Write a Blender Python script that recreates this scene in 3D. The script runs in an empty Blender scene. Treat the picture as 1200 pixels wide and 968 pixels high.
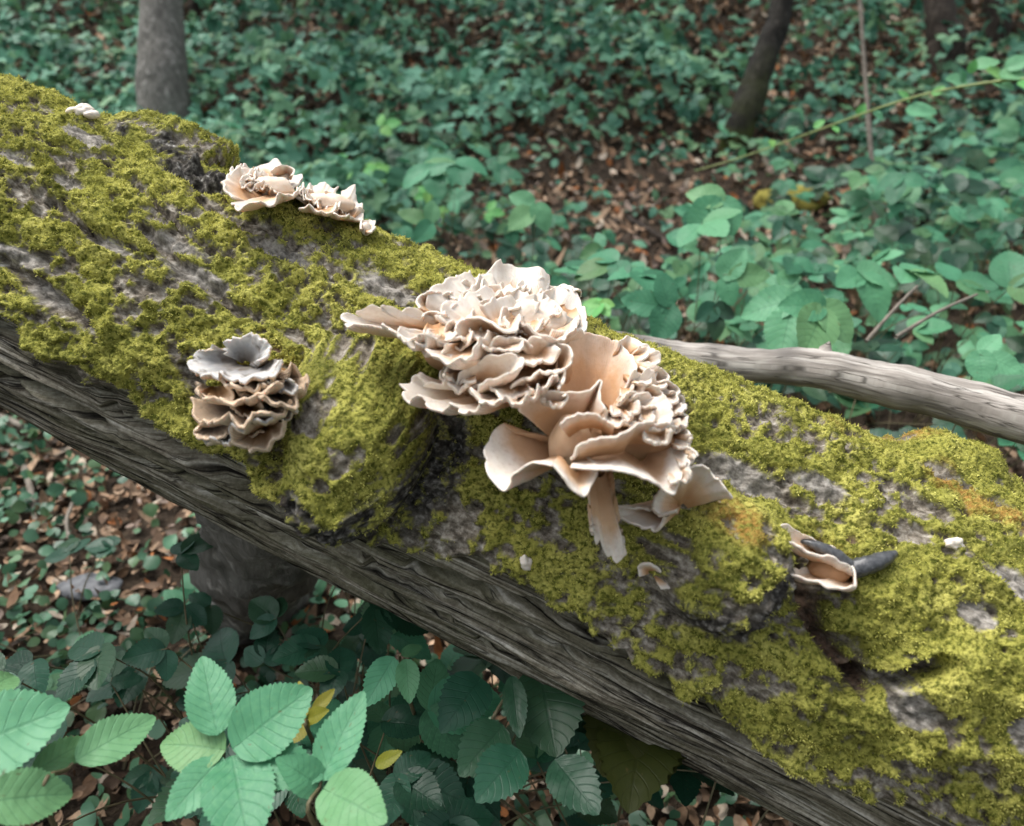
import bpy, math, random
import numpy as np
from mathutils import Vector, Matrix

random.seed(7)
RNG = np.random.default_rng(7)
SC = bpy.context.scene
COL = SC.collection

# ------------------------------------------------------------------ camera, sky, sun, exposure
CAM_H, PITCH, FPX = 1.45, math.radians(30), 900.0      # metres, radians, focal length in photo pixels (1200 wide)
cam_data = bpy.data.cameras.new('camera')
cam = bpy.data.objects.new('camera', cam_data); COL.objects.link(cam)
cam.location = (0, 0, CAM_H)
cam.rotation_euler = (math.radians(90) - PITCH, 0, 0)
cam_data.sensor_width = 36.0
cam_data.lens = 36.0 * FPX / 1200.0
cam_data.shift_y = -35.0 / 1200.0
cam_data.clip_start, cam_data.clip_end = 0.02, 1000
cam_data.dof.use_dof = True
cam_data.dof.focus_distance = 0.98
cam_data.dof.aperture_fstop = 3.6
SC.camera = cam

SUN_FROM = Vector((-0.38, 0.26, 0.90)).normalized()
world = bpy.data.worlds.new('World'); SC.world = world; world.use_nodes = True
wn = world.node_tree.nodes; wl = world.node_tree.links
bg = wn['Background']; bg.inputs['Strength'].default_value = 0.15
sky = wn.new('ShaderNodeTexSky'); sky.sky_type = 'NISHITA'; sky.sun_disc = False
sky.sun_elevation = math.asin(SUN_FROM.z)
sky.sun_rotation = math.atan2(SUN_FROM.x, SUN_FROM.y)
sky.dust_density = 3.0; sky.air_density = 1.0; sky.ozone_density = 1.0
hs = wn.new('ShaderNodeHueSaturation'); hs.inputs['Saturation'].default_value = 0.30   # thin cloud greys the blue
wl.new(sky.outputs[0], hs.inputs['Color']); wl.new(hs.outputs[0], bg.inputs['Color'])
sun_data = bpy.data.lights.new('sun', 'SUN'); sun_data.energy = 1.2; sun_data.angle = math.radians(30)
sun_data.color = (1.0, 0.96, 0.90)
sun = bpy.data.objects.new('sun', sun_data); COL.objects.link(sun)
sun.rotation_euler = (-SUN_FROM).to_track_quat('-Z', 'Y').to_euler()
SC.view_settings.view_transform = 'Standard'; SC.view_settings.look = 'None'
SC.view_settings.exposure = 1.3; SC.view_settings.gamma = 1.0
SC.render.engine = 'CYCLES'
SC.cycles.max_bounces = 6; SC.cycles.diffuse_bounces = 3; SC.cycles.transmission_bounces = 4
SC.cycles.use_denoising = True

# ------------------------------------------------------------------ helpers
FWD = Vector((0, math.cos(PITCH), -math.sin(PITCH))); UPV = Vector((0, math.sin(PITCH), math.cos(PITCH))); RGT = Vector((1, 0, 0))
CAM = Vector((0, 0, CAM_H))
def ray(u, v): return FWD + RGT * ((u - 600) / FPX) + UPV * ((449 - v) / FPX)
def P(u, v, d): return CAM + ray(u, v) * d              # the place d metres deep behind photo pixel (u, v)

_perm = np.random.default_rng(11).permutation(256); _perm = np.concatenate([_perm, _perm, _perm])
_grad = np.array([[1,1,0],[-1,1,0],[1,-1,0],[-1,-1,0],[1,0,1],[-1,0,1],[1,0,-1],[-1,0,-1],[0,1,1],[0,-1,1],[0,1,-1],[0,-1,-1]], float)
def pn(x, y, z=0.0):
    x, y, z = np.broadcast_arrays(np.asarray(x, float), np.asarray(y, float), np.asarray(z, float))
    xi, yi, zi = np.floor(x).astype(int), np.floor(y).astype(int), np.floor(z).astype(int)
    xf, yf, zf = x - xi, y - yi, z - zi
    xi, yi, zi = xi & 255, yi & 255, zi & 255
    f = lambda t: t * t * t * (t * (t * 6 - 15) + 10)
    u, v, w = f(xf), f(yf), f(zf)
    def g(dx, dy, dz):
        h = _perm[_perm[_perm[xi + dx] + yi + dy] + zi + dz] % 12
        G = _grad[h]
        return G[..., 0] * (xf - dx) + G[..., 1] * (yf - dy) + G[..., 2] * (zf - dz)
    l = lambda a, b, t: a + t * (b - a)
    return l(l(l(g(0,0,0), g(1,0,0), u), l(g(0,1,0), g(1,1,0), u), v), l(l(g(0,0,1), g(1,0,1), u), l(g(0,1,1), g(1,1,1), u), v), w)
def fbm(x, y, z=0.0, o=3):
    r = 0; a = 1.0
    for _ in range(o):
        r = r + a * pn(x, y, z); x = np.asarray(x) * 2.03 + 7.1; y = np.asarray(y) * 2.03 + 3.7; z = np.asarray(z) * 2.03 + 1.3; a *= 0.5
    return r
def sst(a, b, x):
    t = np.clip((x - a) / (b - a), 0, 1); return t * t * (3 - 2 * t)

def np_mesh(name, V, F, smooth=True):
    V = np.asarray(V, np.float32); F = np.asarray(F, np.int32); k = F.shape[1]
    me = bpy.data.meshes.new(name)
    me.vertices.add(len(V)); me.vertices.foreach_set('co', V.ravel())
    me.loops.add(F.size); me.loops.foreach_set('vertex_index', F.ravel())
    me.polygons.add(len(F))
    me.polygons.foreach_set('loop_start', np.arange(0, F.size, k, dtype=np.int32))
    me.polygons.foreach_set('loop_total', np.full(len(F), k, np.int32))
    me.polygons.foreach_set('use_smooth', np.full(len(F), smooth, bool))
    me.update(calc_edges=True); me.validate()
    return me
def attr(me, name, a): me.attributes.new(name, 'FLOAT', 'POINT').data.foreach_set('value', np.asarray(a, np.float32).ravel())
def cattr(me, name, a):
    a = np.asarray(a, np.float32)
    if a.shape[1] == 3: a = np.concatenate([a, np.ones((len(a), 1), np.float32)], 1)
    me.attributes.new(name, 'FLOAT_COLOR', 'POINT').data.foreach_set('color', a.ravel())
def link(name, me, mat=None, parent=None, **props):
    o = bpy.data.objects.new(name, me); COL.objects.link(o)
    if mat is not None and me is not None and not me.materials: me.materials.append(mat)
    if parent: o.parent = parent
    for k, v in props.items(): o[k] = v
    return o
def thing(name, label, cat, loc=(0, 0, 0), group=None):
    o = bpy.data.objects.new(name, None); COL.objects.link(o); o.location = loc; o.empty_display_size = 0.05
    o['label'] = label; o['category'] = cat
    if group: o['group'] = group
    return o
def grid_faces(n, m, wrap=False):
    i = np.arange(n - 1)[:, None]; j = np.arange(m if wrap else m - 1)[None, :]
    j2 = (j + 1) % m
    return np.stack([i * m + j + 0 * j2, (i + 1) * m + j + 0 * j2, (i + 1) * m + j2, i * m + j2], -1).reshape(-1, 4)
def tube(pts, radii, seg=7, bumps=0.0, freq=8.0, cap=True):
    pts = np.asarray([tuple(p) for p in pts], float); n = len(pts)
    T = np.gradient(pts, axis=0); T /= np.linalg.norm(T, axis=1)[:, None] + 1e-9
    ref = np.array([0.31, 0.17, 0.93]) if abs(T[:, 2]).mean() < 0.8 else np.array([0.96, 0.2, 0.1])
    A = np.cross(T, ref); A /= np.linalg.norm(A, axis=1)[:, None]; B = np.cross(T, A)
    ang = np.linspace(0, 2 * math.pi, seg, endpoint=False)
    r = np.asarray(radii, float)[:, None] * np.ones(seg)
    D = A[:, None] * np.cos(ang)[None, :, None] + B[:, None] * np.sin(ang)[None, :, None]
    V = pts[:, None] + D * r[..., None]
    if bumps: V = V + D * (bumps * fbm(V[..., 0] * freq, V[..., 1] * freq, V[..., 2] * freq, 3))[..., None]
    F = grid_faces(n, seg, True)
    V = V.reshape(-1, 3)
    if cap:
        V = np.concatenate([V, pts[:1], pts[-1:]]); a, b = n * seg, n * seg + 1
        j = np.arange(seg); j2 = (j + 1) % seg
        F = np.concatenate([F, np.stack([j2, j, 0 * j + a, 0 * j + a], 1), np.stack([(n - 1) * seg + j, (n - 1) * seg + j2, 0 * j + b, 0 * j + b], 1)])
    return V, F
def quads_to_tris(F):
    return np.concatenate([F[:, [0, 1, 2]], F[F[:, 2] != F[:, 3]][:, [0, 2, 3]]])
def tube_mesh(name, *a, **k):
    V, F = tube(*a, **k); return np_mesh(name, V, quads_to_tris(F))
def spline(pts, n):
    pts = np.asarray([tuple(p) for p in pts], float)
    p = np.concatenate([2 * pts[:1] - pts[1:2], pts, 2 * pts[-1:] - pts[-2:-1]])
    t = np.linspace(0, len(pts) - 1 - 1e-6, n); i = t.astype(int); f = (t - i)[:, None]
    a, b, c, d = p[i], p[i + 1], p[i + 2], p[i + 3]
    return 0.5 * (2 * b + (c - a) * f + (2 * a - 5 * b + 4 * c - d) * f ** 2 + (3 * b - a - 3 * c + d) * f ** 3)

# ------------------------------------------------------------------ node helper
class N:
    def __init__(s, name):
        s.m = bpy.data.materials.new(name); s.m.use_nodes = True
        s.t = s.m.node_tree; s.n = s.t.nodes; s.l = s.t.links
        s.p = s.n['Principled BSDF']; s.out = s.n['Material Output']
    def put(s, sock, v):
        if isinstance(v, bpy.types.NodeSocket): s.l.new(v, sock)
        elif v is not None:
            if hasattr(sock.default_value, '__len__') and not isinstance(v, (tuple, list)): v = (v,) * len(sock.default_value)
            if hasattr(sock.default_value, '__len__') and len(sock.default_value) == 4 and len(v) == 3: v = (*v, 1)
            sock.default_value = v
    def a(s, name, col=False):
        n = s.n.new('ShaderNodeAttribute'); n.attribute_name = name; return n.outputs['Color' if col else 'Fac']
    def coord(s, which='Object'): return s.n.new('ShaderNodeTexCoord').outputs[which]
    def math(s, op, a, b=None, c=None, clamp=False):
        n = s.n.new('ShaderNodeMath'); n.operation = op; n.use_clamp = clamp
        for k, v in enumerate((a, b, c)):
            if v is not None: s.put(n.inputs[k], v)
        return n.outputs[0]
    def mix(s, f, a, b, mode='MIX'):
        n = s.n.new('ShaderNodeMix'); n.data_type = 'RGBA'; n.blend_type = mode
        s.put(n.inputs[0], f); s.put(n.inputs[6], a); s.put(n.inputs[7], b); return n.outputs[2]
    def noise(s, scale, detail=3, vec=None, rough=0.55):
        n = s.n.new('ShaderNodeTexNoise'); n.inputs['Scale'].default_value = scale; n.inputs['Detail'].default_value = detail; n.inputs['Roughness'].default_value = rough
        if vec is not None: s.l.new(vec, n.inputs['Vector'])
        return n.outputs['Fac']
    def ramp(s, f, stops):
        n = s.n.new('ShaderNodeValToRGB'); e = n.color_ramp.elements
        while len(e) < len(stops): e.new(0.5)
        for k, (p, c) in enumerate(stops): e[k].position = p; e[k].color = (*c, 1) if len(c) == 3 else c
        s.put(n.inputs[0], f); return n.outputs[0]
    def maprange(s, v, a, b, c=0.0, d=1.0):
        n = s.n.new('ShaderNodeMapRange'); s.put(n.inputs[0], v)
        for k, q in enumerate((a, b, c, d)): n.inputs[k + 1].default_value = q
        return n.outputs[0]
    def mapping(s, vec, scale):
        n = s.n.new('ShaderNodeMapping'); s.l.new(vec, n.inputs['Vector']); n.inputs['Scale'].default_value = scale; return n.outputs[0]
    def bump(s, h, strength=0.5, dist=0.002):
        n = s.n.new('ShaderNodeBump'); n.inputs['Strength'].default_value = strength; n.inputs['Distance'].default_value = dist
        s.put(n.inputs['Height'], h); s.l.new(n.outputs[0], s.p.inputs['Normal']); return n
    def fin(s, color=None, rough=None, spec=None, sss=None):
        s.put(s.p.inputs['Base Color'], color); s.put(s.p.inputs['Roughness'], rough); s.put(s.p.inputs['Specular IOR Level'], spec)
        return s.m
    def translucent(s, color, f):
        tr = s.n.new('ShaderNodeBsdfTranslucent'); s.put(tr.inputs['Color'], color)
        mx = s.n.new('ShaderNodeMixShader'); s.put(mx.inputs[0], f)
        s.l.new(s.p.outputs[0], mx.inputs[1]); s.l.new(tr.outputs[0], mx.inputs[2]); s.l.new(mx.outputs[0], s.out.inputs['Surface'])

M = {}
def make_leaf_mat(name, dark, light, rough=0.5, spec=0.35, per='object', vein=0.5, trans=0.22):
    q = N(name)
    if per == 'object':
        rnd = q.n.new('ShaderNodeObjectInfo').outputs['Random']
    else:
        rnd = q.a('tint')
    c = q.mix(rnd, dark, light)
    warm = q.maprange(q.math('FRACT', q.math('MULTIPLY', rnd, 7.31)), 0.45, 1.0, 0.0, 0.52)
    c = q.mix(warm, c, (light[1] * .52, light[1] * .80, light[2] * .42))
    if vein:
        uv = q.n.new('ShaderNodeSeparateXYZ'); q.l.new(q.coord('UV'), uv.inputs[0])
        ax = q.math('ABSOLUTE', q.math('MULTIPLY_ADD', uv.outputs[0], 2.0, -1.0))
        ph = q.math('MULTIPLY', q.math('SUBTRACT', uv.outputs[1], q.math('MULTIPLY', ax, 0.26)), 8.0)
        tri = q.math('ABSOLUTE', q.math('MULTIPLY_ADD', q.math('FRACT', ph), 2.0, -1.0))       # 1 at a vein, 0 between
        side = q.maprange(tri, 0.80, 0.97)
        mid = q.maprange(ax, 0.07, 0.02)
        vv = q.math('MAXIMUM', side, mid)
        c = q.mix(q.math('MULTIPLY', vv, vein * 0.55), c, (dark[0] * .55, dark[1] * .55, dark[2] * .55))
        blot = q.noise(14, 3, q.coord('UV'))
        c = q.mix(q.math('MULTIPLY', q.maprange(blot, 0.45, 0.75), 0.35), c, (light[0] * 1.15, light[1] * 1.05, light[2] * 0.9))
        sp_ = q.n.new('ShaderNodeTexNoise'); sp_.noise_dimensions = '4D'; sp_.inputs['Scale'].default_value = 9; q.l.new(q.coord('UV'), sp_.inputs['Vector']); q.put(sp_.inputs['W'], q.math('MULTIPLY', rnd, 40.0))
        c = q.mix(q.maprange(sp_.outputs['Fac'], 0.68, 0.74, 0.0, 0.55), c, (0.12, 0.085, 0.03))
        q.bump(q.math('SUBTRACT', q.math('MULTIPLY', blot, 0.3), vv), 0.5 * vein, 0.0015)
    q.fin(c, rough, spec)
    q.translucent(c, trans)
    return q.m
M['leaf'] = make_leaf_mat('bramble_leaf', (0.026, 0.125, 0.064), (0.082, 0.290, 0.155))
M['leaf_pale'] = make_leaf_mat('pale_bramble_leaf', (0.075, 0.260, 0.132), (0.145, 0.385, 0.208), vein=0.55)
M['leaf_shaded'] = make_leaf_mat('shaded_green_leaf', (0.012, 0.050, 0.028), (0.026, 0.105, 0.060), rough=0.4)  # darkened to carry the deep shade under the log; also varies the thickets
M['leaf_fresh'] = make_leaf_mat('fresh_green_leaf', (0.10, 0.36, 0.10), (0.16, 0.44, 0.13))
M['leaf_olive'] = make_leaf_mat('olive_leaf', (0.028, 0.036, 0.007), (0.050, 0.056, 0.010))
M['leaf_yellow'] = make_leaf_mat('yellowing_leaf', (0.20, 0.19, 0.02), (0.34, 0.30, 0.04))
M['cover'] = make_leaf_mat('ground_cover_leaf', (0.034, 0.125, 0.078), (0.165, 0.400, 0.265), per='attr', vein=0, rough=0.55)
M['ivy'] = make_leaf_mat('ivy_leaf', (0.018, 0.075, 0.035), (0.110, 0.260, 0.150), per='attr', vein=0, rough=0.4, spec=0.5)
M['crown'] = make_leaf_mat('crown_leaf', (0.03, 0.10, 0.03), (0.07, 0.20, 0.06), per='attr', vein=0)

q = N('dead_leaf'); n1 = q.noise(60, 4, q.coord()); M['litter'] = q.fin(q.mix(q.maprange(n1, .35, .65, 0, .7), q.a('col', True), q.mix(1.0, q.a('col', True), (.45, .42, .40), 'MULTIPLY')), 0.75, 0.2)
q = N('soil'); n1 = q.noise(9, 6, q.coord()); n2 = q.noise(70, 4, q.coord())
c = q.ramp(n1, [(0.3, (0.020, 0.014, 0.009)), (0.7, (0.060, 0.042, 0.028))])
c = q.mix(q.maprange(n2, 0.55, 0.75), c, (0.10, 0.075, 0.05)); q.bump(n2, 0.8, 0.02); M['soil'] = q.fin(c, 0.9, 0.2)
q = N('green_cane'); n1 = q.noise(20, 3, q.coord()); M['cane'] = q.fin(q.ramp(n1, [(0.3, (0.16, 0.22, 0.06)), (0.7, (0.30, 0.34, 0.12))]), 0.5)
q = N('brown_stem'); n1 = q.noise(30, 3, q.coord()); M['stem'] = q.fin(q.ramp(n1, [(0.3, (0.07, 0.07, 0.03)), (0.7, (0.17, 0.13, 0.07))]), 0.6)
q = N('sapling_bark'); n1 = q.noise(40, 3, q.coord()); M['sapling'] = q.fin(q.ramp(n1, [(0.3, (0.11, 0.09, 0.07)), (0.7, (0.24, 0.21, 0.17))]), 0.8)

def bark_mat(name, c0, c1, c2, moss=None, zmoss=(0, 1)):
    q = N(name); co = q.coord()
    n1 = q.noise(6, 6, q.mapping(co, (6, 6, 1.2))); n2 = q.noise(26, 4, co); n3 = q.noise(3.5, 3, co)
    c = q.ramp(n1, [(0.28, c0), (0.52, c1), (0.75, c2)])
    c = q.mix(q.maprange(n2, 0.58, 0.72), c, tuple(min(1, x * 1.5) for x in c2))
    if moss:
        sp = q.n.new('ShaderNodeSeparateXYZ'); q.l.new(co, sp.inputs[0])
        f = q.math('MULTIPLY', q.maprange(sp.outputs[2], zmoss[1], zmoss[0]), q.maprange(n3, 0.35, 0.6), clamp=True)
        c = q.mix(f, c, moss)
    q.bump(q.math('ADD', n1, q.math('MULTIPLY', n2, 0.4)), 0.7, 0.02)
    return q.fin(c, 0.85, 0.25)
M['bark_grey'] = bark_mat('smooth_grey_bark', (0.07, 0.066, 0.058), (0.14, 0.132, 0.118), (0.23, 0.22, 0.20))
M['bark_pale'] = bark_mat('pale_lichened_bark', (0.09, 0.09, 0.085), (0.20, 0.20, 0.19), (0.36, 0.36, 0.35))
M['bark_dark'] = bark_mat('dark_mossy_bark', (0.008, 0.007, 0.006), (0.016, 0.014, 0.011), (0.034, 0.030, 0.024), (0.05, 0.065, 0.012), (0.35, 0.9))
M['bark_brown'] = bark_mat('brown_bark', (0.014, 0.011, 0.009), (0.035, 0.027, 0.021), (0.07, 0.055, 0.043))

# ------------------------------------------------------------------ ground
def gz(x, y):
    x = np.asarray(x, float); y = np.asarray(y, float)
    t = np.clip(y - 4.6, 0, 14.0)
    base = 0.30 * (np.sqrt(t * t + 0.6) - math.sqrt(0.6)) + 0.02 * np.clip(y - 18, 0, 200)
    return base + 0.07 * fbm(x * 0.55, y * 0.55, 0.3, 3) + 0.02 * fbm(x * 3.1, y * 3.1, 1.7, 2)
def axis_pts():
    a = np.concatenate([np.linspace(-160, -14, 18), np.linspace(-12, 14, 150), np.linspace(16, 160, 18)]); return a
xs = axis_pts(); ys = axis_pts() + 3.0
X, Y = np.meshgrid(xs, ys, indexing='ij')
V = np.stack([X, Y, gz(X, Y)], -1).reshape(-1, 3)
link('ground', np_mesh('ground', V, grid_faces(len(xs), len(ys))[:, ::-1]), M['soil'], kind='structure')
def ground_hit(u, v, z_off=0.0):
    r = ray(u, v); d = 0.3
    while d < 40:
        p = CAM + r * d
        if p.z <= float(gz(p.x, p.y)) + z_off: return p, d
        d += 0.02 + d * 0.004
    return CAM + r * 40, 40.0

# ------------------------------------------------------------------ fallen log: axis, radius, surface coordinates
A0, A1 = P(0, 285, 1.165), P(830, 671, 1.045)
AX = (A1 - A0).normalized(); S1 = (A1 - A0).length
E1 = (CAM - (A0 + A1) / 2); E1 = (E1 - AX * E1.dot(AX)).normalized()        # out of the log, towards the clearing
E2 = E1.cross(AX); E2 = E2 if E2.z > 0 else -E2                             # across the log, upwards
def LR(s): return 0.221 + 0.021 * s / S1
def hit(u, v, dR=0.0):
    """(s, phi, depth) where the line through photo pixel (u, v) first meets the plain log, or passes nearest to it"""
    r = ray(u, v); o = CAM - A0
    rp, op = r - AX * r.dot(AX), o - AX * o.dot(AX)
    R = 0.235 + dR; a, b = rp.dot(rp), rp.dot(op); t = -b / a
    for _ in range(4):
        disc = b * b - a * (op.dot(op) - R * R)
        t = (-b - math.sqrt(disc)) / a if disc > 0 else -b / a
        s = (o + r * t).dot(AX); R = LR(s) + dR
    p = op + rp * t
    return s, math.atan2(p.dot(E2), p.dot(E1)), t
def L(u, v, h=0.0): return P(u, v, hit(u, v)[2] - h)      # a place h metres in front of the log's surface

S_MIN, S_MAX = -1.45, 2.9
sg = np.concatenate([np.linspace(S_MIN, -0.34, 90, endpoint=False), np.linspace(-0.34, 1.72, 690, endpoint=False), np.linspace(1.72, S_MAX, 70)])
pg = np.concatenate([np.radians(np.linspace(-112, 118, 405, endpoint=False)), np.radians(np.linspace(118, 248, 34, endpoint=False))])
SS, PH = np.meshgrid(sg, pg, indexing='ij')
RR = 0.221 + 0.021 * SS / S1
ax_, e1_, e2_ = np.array(AX), np.array(E1), np.array(E2)
NRM = np.cos(PH)[..., None] * e1_ + np.sin(PH)[..., None] * e2_
BASE = np.array(A0) + SS[..., None] * ax_ + RR[..., None] * NRM
bx, by, bz = BASE[..., 0], BASE[..., 1], BASE[..., 2]
ARC = RR * PH

WOB14 = fbm(bx * 14, by * 14, bz * 14, 2); WOB30 = fbm(bx * 30, by * 30, bz * 30, 2)
def px(u, v): s, p, d = hit(u, v); return s, p
def blob(u, v, rs, rp, rot=0.0, soft=0.45, wob=0.18):
    s0, p0 = px(u, v); a = (SS - s0); b = (PH - p0) * 0.235
    a, b = a * math.cos(rot) + b * math.sin(rot), -a * math.sin(rot) + b * math.cos(rot)
    r = np.sqrt((a / rs) ** 2 + (b / rp) ** 2) * (1 + wob * WOB14)
    return 1 - sst(1 - soft, 1 + soft * 0.4, r)
def dome(u, v, rs, rp, rot=0.0, wob=0.10, p=2.4):
    s0, p0 = px(u, v); a = (SS - s0); b = (PH - p0) * 0.235
    a, b = a * math.cos(rot) + b * math.sin(rot), -a * math.sin(rot) + b * math.cos(rot)
    r = (np.abs(a / rs) ** p + np.abs(b / rp) ** p) ** (1 / p) * (1 + wob * WOB14)
    return np.sqrt(np.clip(1 - r * r, 0, 1))
def seg_mask(pts, w, wob=0.5):
    out = np.zeros_like(SS)
    q_ = [px(*p) for p in pts]
    for (s0, p0), (s1, p1) in zip(q_[:-1], q_[1:]):
        ds, dp = s1 - s0, (p1 - p0) * 0.235; l2 = ds * ds + dp * dp
        t = np.clip(((SS - s0) * ds + (PH - p0) * 0.235 * dp) / l2, 0, 1)
        d = np.sqrt((SS - s0 - t * ds) ** 2 + ((PH - p0) * 0.235 - t * dp) ** 2)
        d = d * (1 + wob * WOB30)
        out = np.maximum(out, 1 - sst(w * 0.3, w, d))
    return out

# boundary between the mossy bark and the bare weathered wood on the underside
bpx = [(-160, 300), (0, 362), (110, 440), (230, 512), (340, 590), (440, 628), (545, 642), (640, 688), (740, 768), (850, 832), (960, 892), (1100, 965), (1300, 1060)]
bsp = np.array([px(*p) for p in bpx])
PB = np.interp(SS, bsp[:, 0], bsp[:, 1]) + 0.10 * fbm(SS * 9, 0.5, 0.2, 3) + 0.05 * fbm(SS * 40, 3.5, 0.2, 2)
lowA = fbm(SS * 2.5, ARC * 6, 0.0, 3)
grain = fbm(SS * 3 + 3, ARC * 75 + 0.3 * lowA, 2.0, 4)             # long splits along the trunk
grain2 = fbm(SS * 8, ARC * 190, 5.0, 3)
bare = sst(0.02, -0.05, PH - PB)
bare = np.where(PH > 2.9, 1.0, bare)
barkridge = fbm(SS * 9, ARC * 42, 7.0, 4)
cush = fbm(bx * 26, by * 26, bz * 26, 3)
fine = fbm(bx * 75, by * 75, bz * 75, 3)
mid = fbm(bx * 48, by * 48, bz * 48, 3)
patch = 0.50 * fbm(SS * 9, ARC * 22, 9.0, 3) + 0.45 * mid + 0.42 * fine + 0.25 * barkridge + 0.06

# knobs, cushions, cracks
k1 = dome(418, 500, 0.082, 0.092, 0.15); k2 = dome(193, 180, 0.088, 0.066, 0.05); k3 = dome(830, 648, 0.070, 0.066, 0.0)
k4 = blob(1120, 545, 0.10, 0.05, 0.1, 0.6); c1 = blob(1080, 710, 0.12, 0.075, 0.0, 0.7); c2 = blob(1145, 830, 0.11, 0.07, 0.3, 0.6)
c3 = blob(430, 430, 0.10, 0.06, 0.4, 0.8); c4 = blob(120, 400, 0.14, 0.05, 0.0, 0.8); c5 = blob(880, 770, 0.10, 0.045, 0.0, 0.7)
rise = blob(-30, 120, 0.16, 0.12, 0.0, 0.8)
cr = seg_mask([(925, 655), (945, 700), (958, 745), (985, 775), (1010, 800)], 0.014)
cr2 = seg_mask([(985, 800), (1040, 792), (1085, 775)], 0.012)
cr3 = seg_mask([(965, 745), (1000, 750), (1012, 780)], 0.009)
hollow = blob(332, 510, 0.040, 0.065, 0.5, 0.6); under = blob(590, 545, 0.13, 0.085, 0.1, 0.8); under2 = blob(745, 580, 0.07, 0.05, 0, 0.7)
cracks = [seg_mask([(170, 270), (215, 315), (285, 370)], 0.010), seg_mask([(40, 330), (110, 380)], 0.012), seg_mask([(150, 215), (250, 300)], 0.006),
          seg_mask([(0, 300), (60, 350)], 0.009), seg_mask([(60, 235), (120, 285)], 0.007), seg_mask([(220, 430), (262, 500)], 0.012)]
crk = np.max(cracks, axis=0)
split = np.max([seg_mask(p_, w_, 0.35) for p_, w_ in [([(-60, 350), (0, 392), (110, 458), (240, 548), (350, 622), (430, 662)], .015), ([(-40, 410), (60, 470), (200, 552), (320, 625)], .009), ([(0, 445), (200, 575), (400, 680), (520, 735)], .010),
    ([(120, 482), (250, 566), (330, 612)], .009), ([(430, 668), (560, 726), (700, 792), (860, 872), (980, 930)], .013), ([(480, 668), (640, 728), (780, 800)], .010), ([(560, 760), (720, 838), (840, 900)], .009), ([(620, 716), (700, 752), (830, 828)], .013)]], axis=0)
greyp = np.max([blob(u, v, a, b, 0.0, 0.5, 0.5) for u, v, a, b in [(70, 350, .04, .014), (80, 215, .03, .012), (100, 170, .035, .014), (465, 345, .05, .018), (235, 325, .07, .012),
    (200, 285, .06, .012), (20, 190, .04, .012), (1125, 725, .028, .016), (1065, 825, .022, .018), (870, 560, .05, .016), (960, 575, .04, .016), (25, 300, .05, .010), (1170, 690, .03, .02),
    (130, 290, .05, .008), (330, 300, .05, .010), (1185, 850, .02, .02)]], axis=0)
patch2 = fbm(SS * 11 + 5, ARC * 24, 3.0, 3)
moss = sst(-0.30, 0.20, patch) * (1 - bare) * (1 - 0.9 * greyp) * (1 - crk) * (1 - cr) * (1 - cr2) * (1 - 0.8 * cr3) * (1 - 0.7 * hollow) * (1 - 0.35 * under * sst(-.1, .25, patch2))
k1low = np.clip((k1 > .05) * sst(0.10, -0.16, PH - px(418, 512)[1] - 1.2 * (SS - px(418, 512)[0]) + .30 * WOB30) + .8 * blob(508, 550, .036, .085, 0, .6) + .8 * blob(395, 600, .07, .025, 0, .6), 0, 1)
k2low = np.clip((k2 > .02) * sst(0.08, -0.08, PH - px(207, 197)[1] - 0.8 * (SS - px(207, 197)[0]) + .22 * WOB30) + .95 * blob(230, 211, .062, .028, .15, .6), 0, 1); k3low = np.clip(blob(882, 690, .036, .036, 0.5, .6) + blob(825, 715, .06, .016, 0, .6), 0, 1)
rough = np.clip(k1low * 1.3 + k2low * 1.3 + k3low * 1.3, 0, 1)  # rough bark on the knobs' lower sides, its colour also darkened for their shade
moss = moss * (1 - .85 * k2low) * (1 - .45 * k3low) * (1 - .35 * k1low)
moss = moss * (1 - rough * (0.35 + 0.65 * sst(.16, .02, mid)))
moss = np.clip(moss + sst(-0.42, -0.12, patch) * (c1 + c2 + k4 + 0.7 * c3) * (1 - bare) * (1 - greyp) * (1 - cr2) * (1 - cr) * (1 - rough), 0, 1)
thick = 0.003 + 0.004 * sst(-0.4, 0.5, cush) + 0.005 * (0.55 - np.abs(mid)).clip(-.2, 1)
disp = 0.010 * lowA + moss * (thick + 0.005 * np.clip(cush, -0.5, 1) + 0.004 * fine + 0.006 * barkridge)
disp += (1 - bare) * (1 - moss) * (0.009 * barkridge + 0.005 * fine + 0.004 * mid) + (1 - bare) * 0.006
disp += bare * (-0.010 + 0.0065 * grain + 0.0032 * grain2 + 0.006 * fbm(SS * 1.6, ARC * 26, 11.0, 2))
disp += rough * (0.016 * np.abs(fbm(bx * 34, by * 34, bz * 34, 3)) + 0.008 * fine)
disp += 0.045 * k4 + 0.020 * c1 + 0.024 * c2 + 0.016 * c3 + 0.012 * c4 + 0.010 * c5 + 0.008 * rise
disp -= 0.030 * cr + 0.045 * cr2 + 0.014 * cr3 + 0.040 * hollow + 0.038 * under + 0.020 * under2 + 0.012 * crk + 0.022 * blob(228, 218, .06, .02, .15, .8)
disp -= 0.022 * split * bare
lip = sst(-0.02, 0.04, PH - PB) * sst(0.16, 0.05, PH - PB); disp += 0.006 * lip * (0.5 + barkridge)
n_at = lambda u, v: Vector(e1_ * math.cos(px(u, v)[1]) + e2_ * math.sin(px(u, v)[1]))
d1 = n_at(415, 560) * 0.85 - UPV * 0.50; d2 = n_at(195, 180) * 0.75 + RGT * 0.45 - UPV * 0.30; d3 = n_at(835, 655) * 0.9 + RGT * 0.25 - UPV * 0.25
POS = BASE + disp[..., None] * NRM + (0.108 * k1)[..., None] * np.array(d1) + (0.066 * k2)[..., None] * np.array(d2) + (0.085 * k3)[..., None] * np.array(d3)
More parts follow.
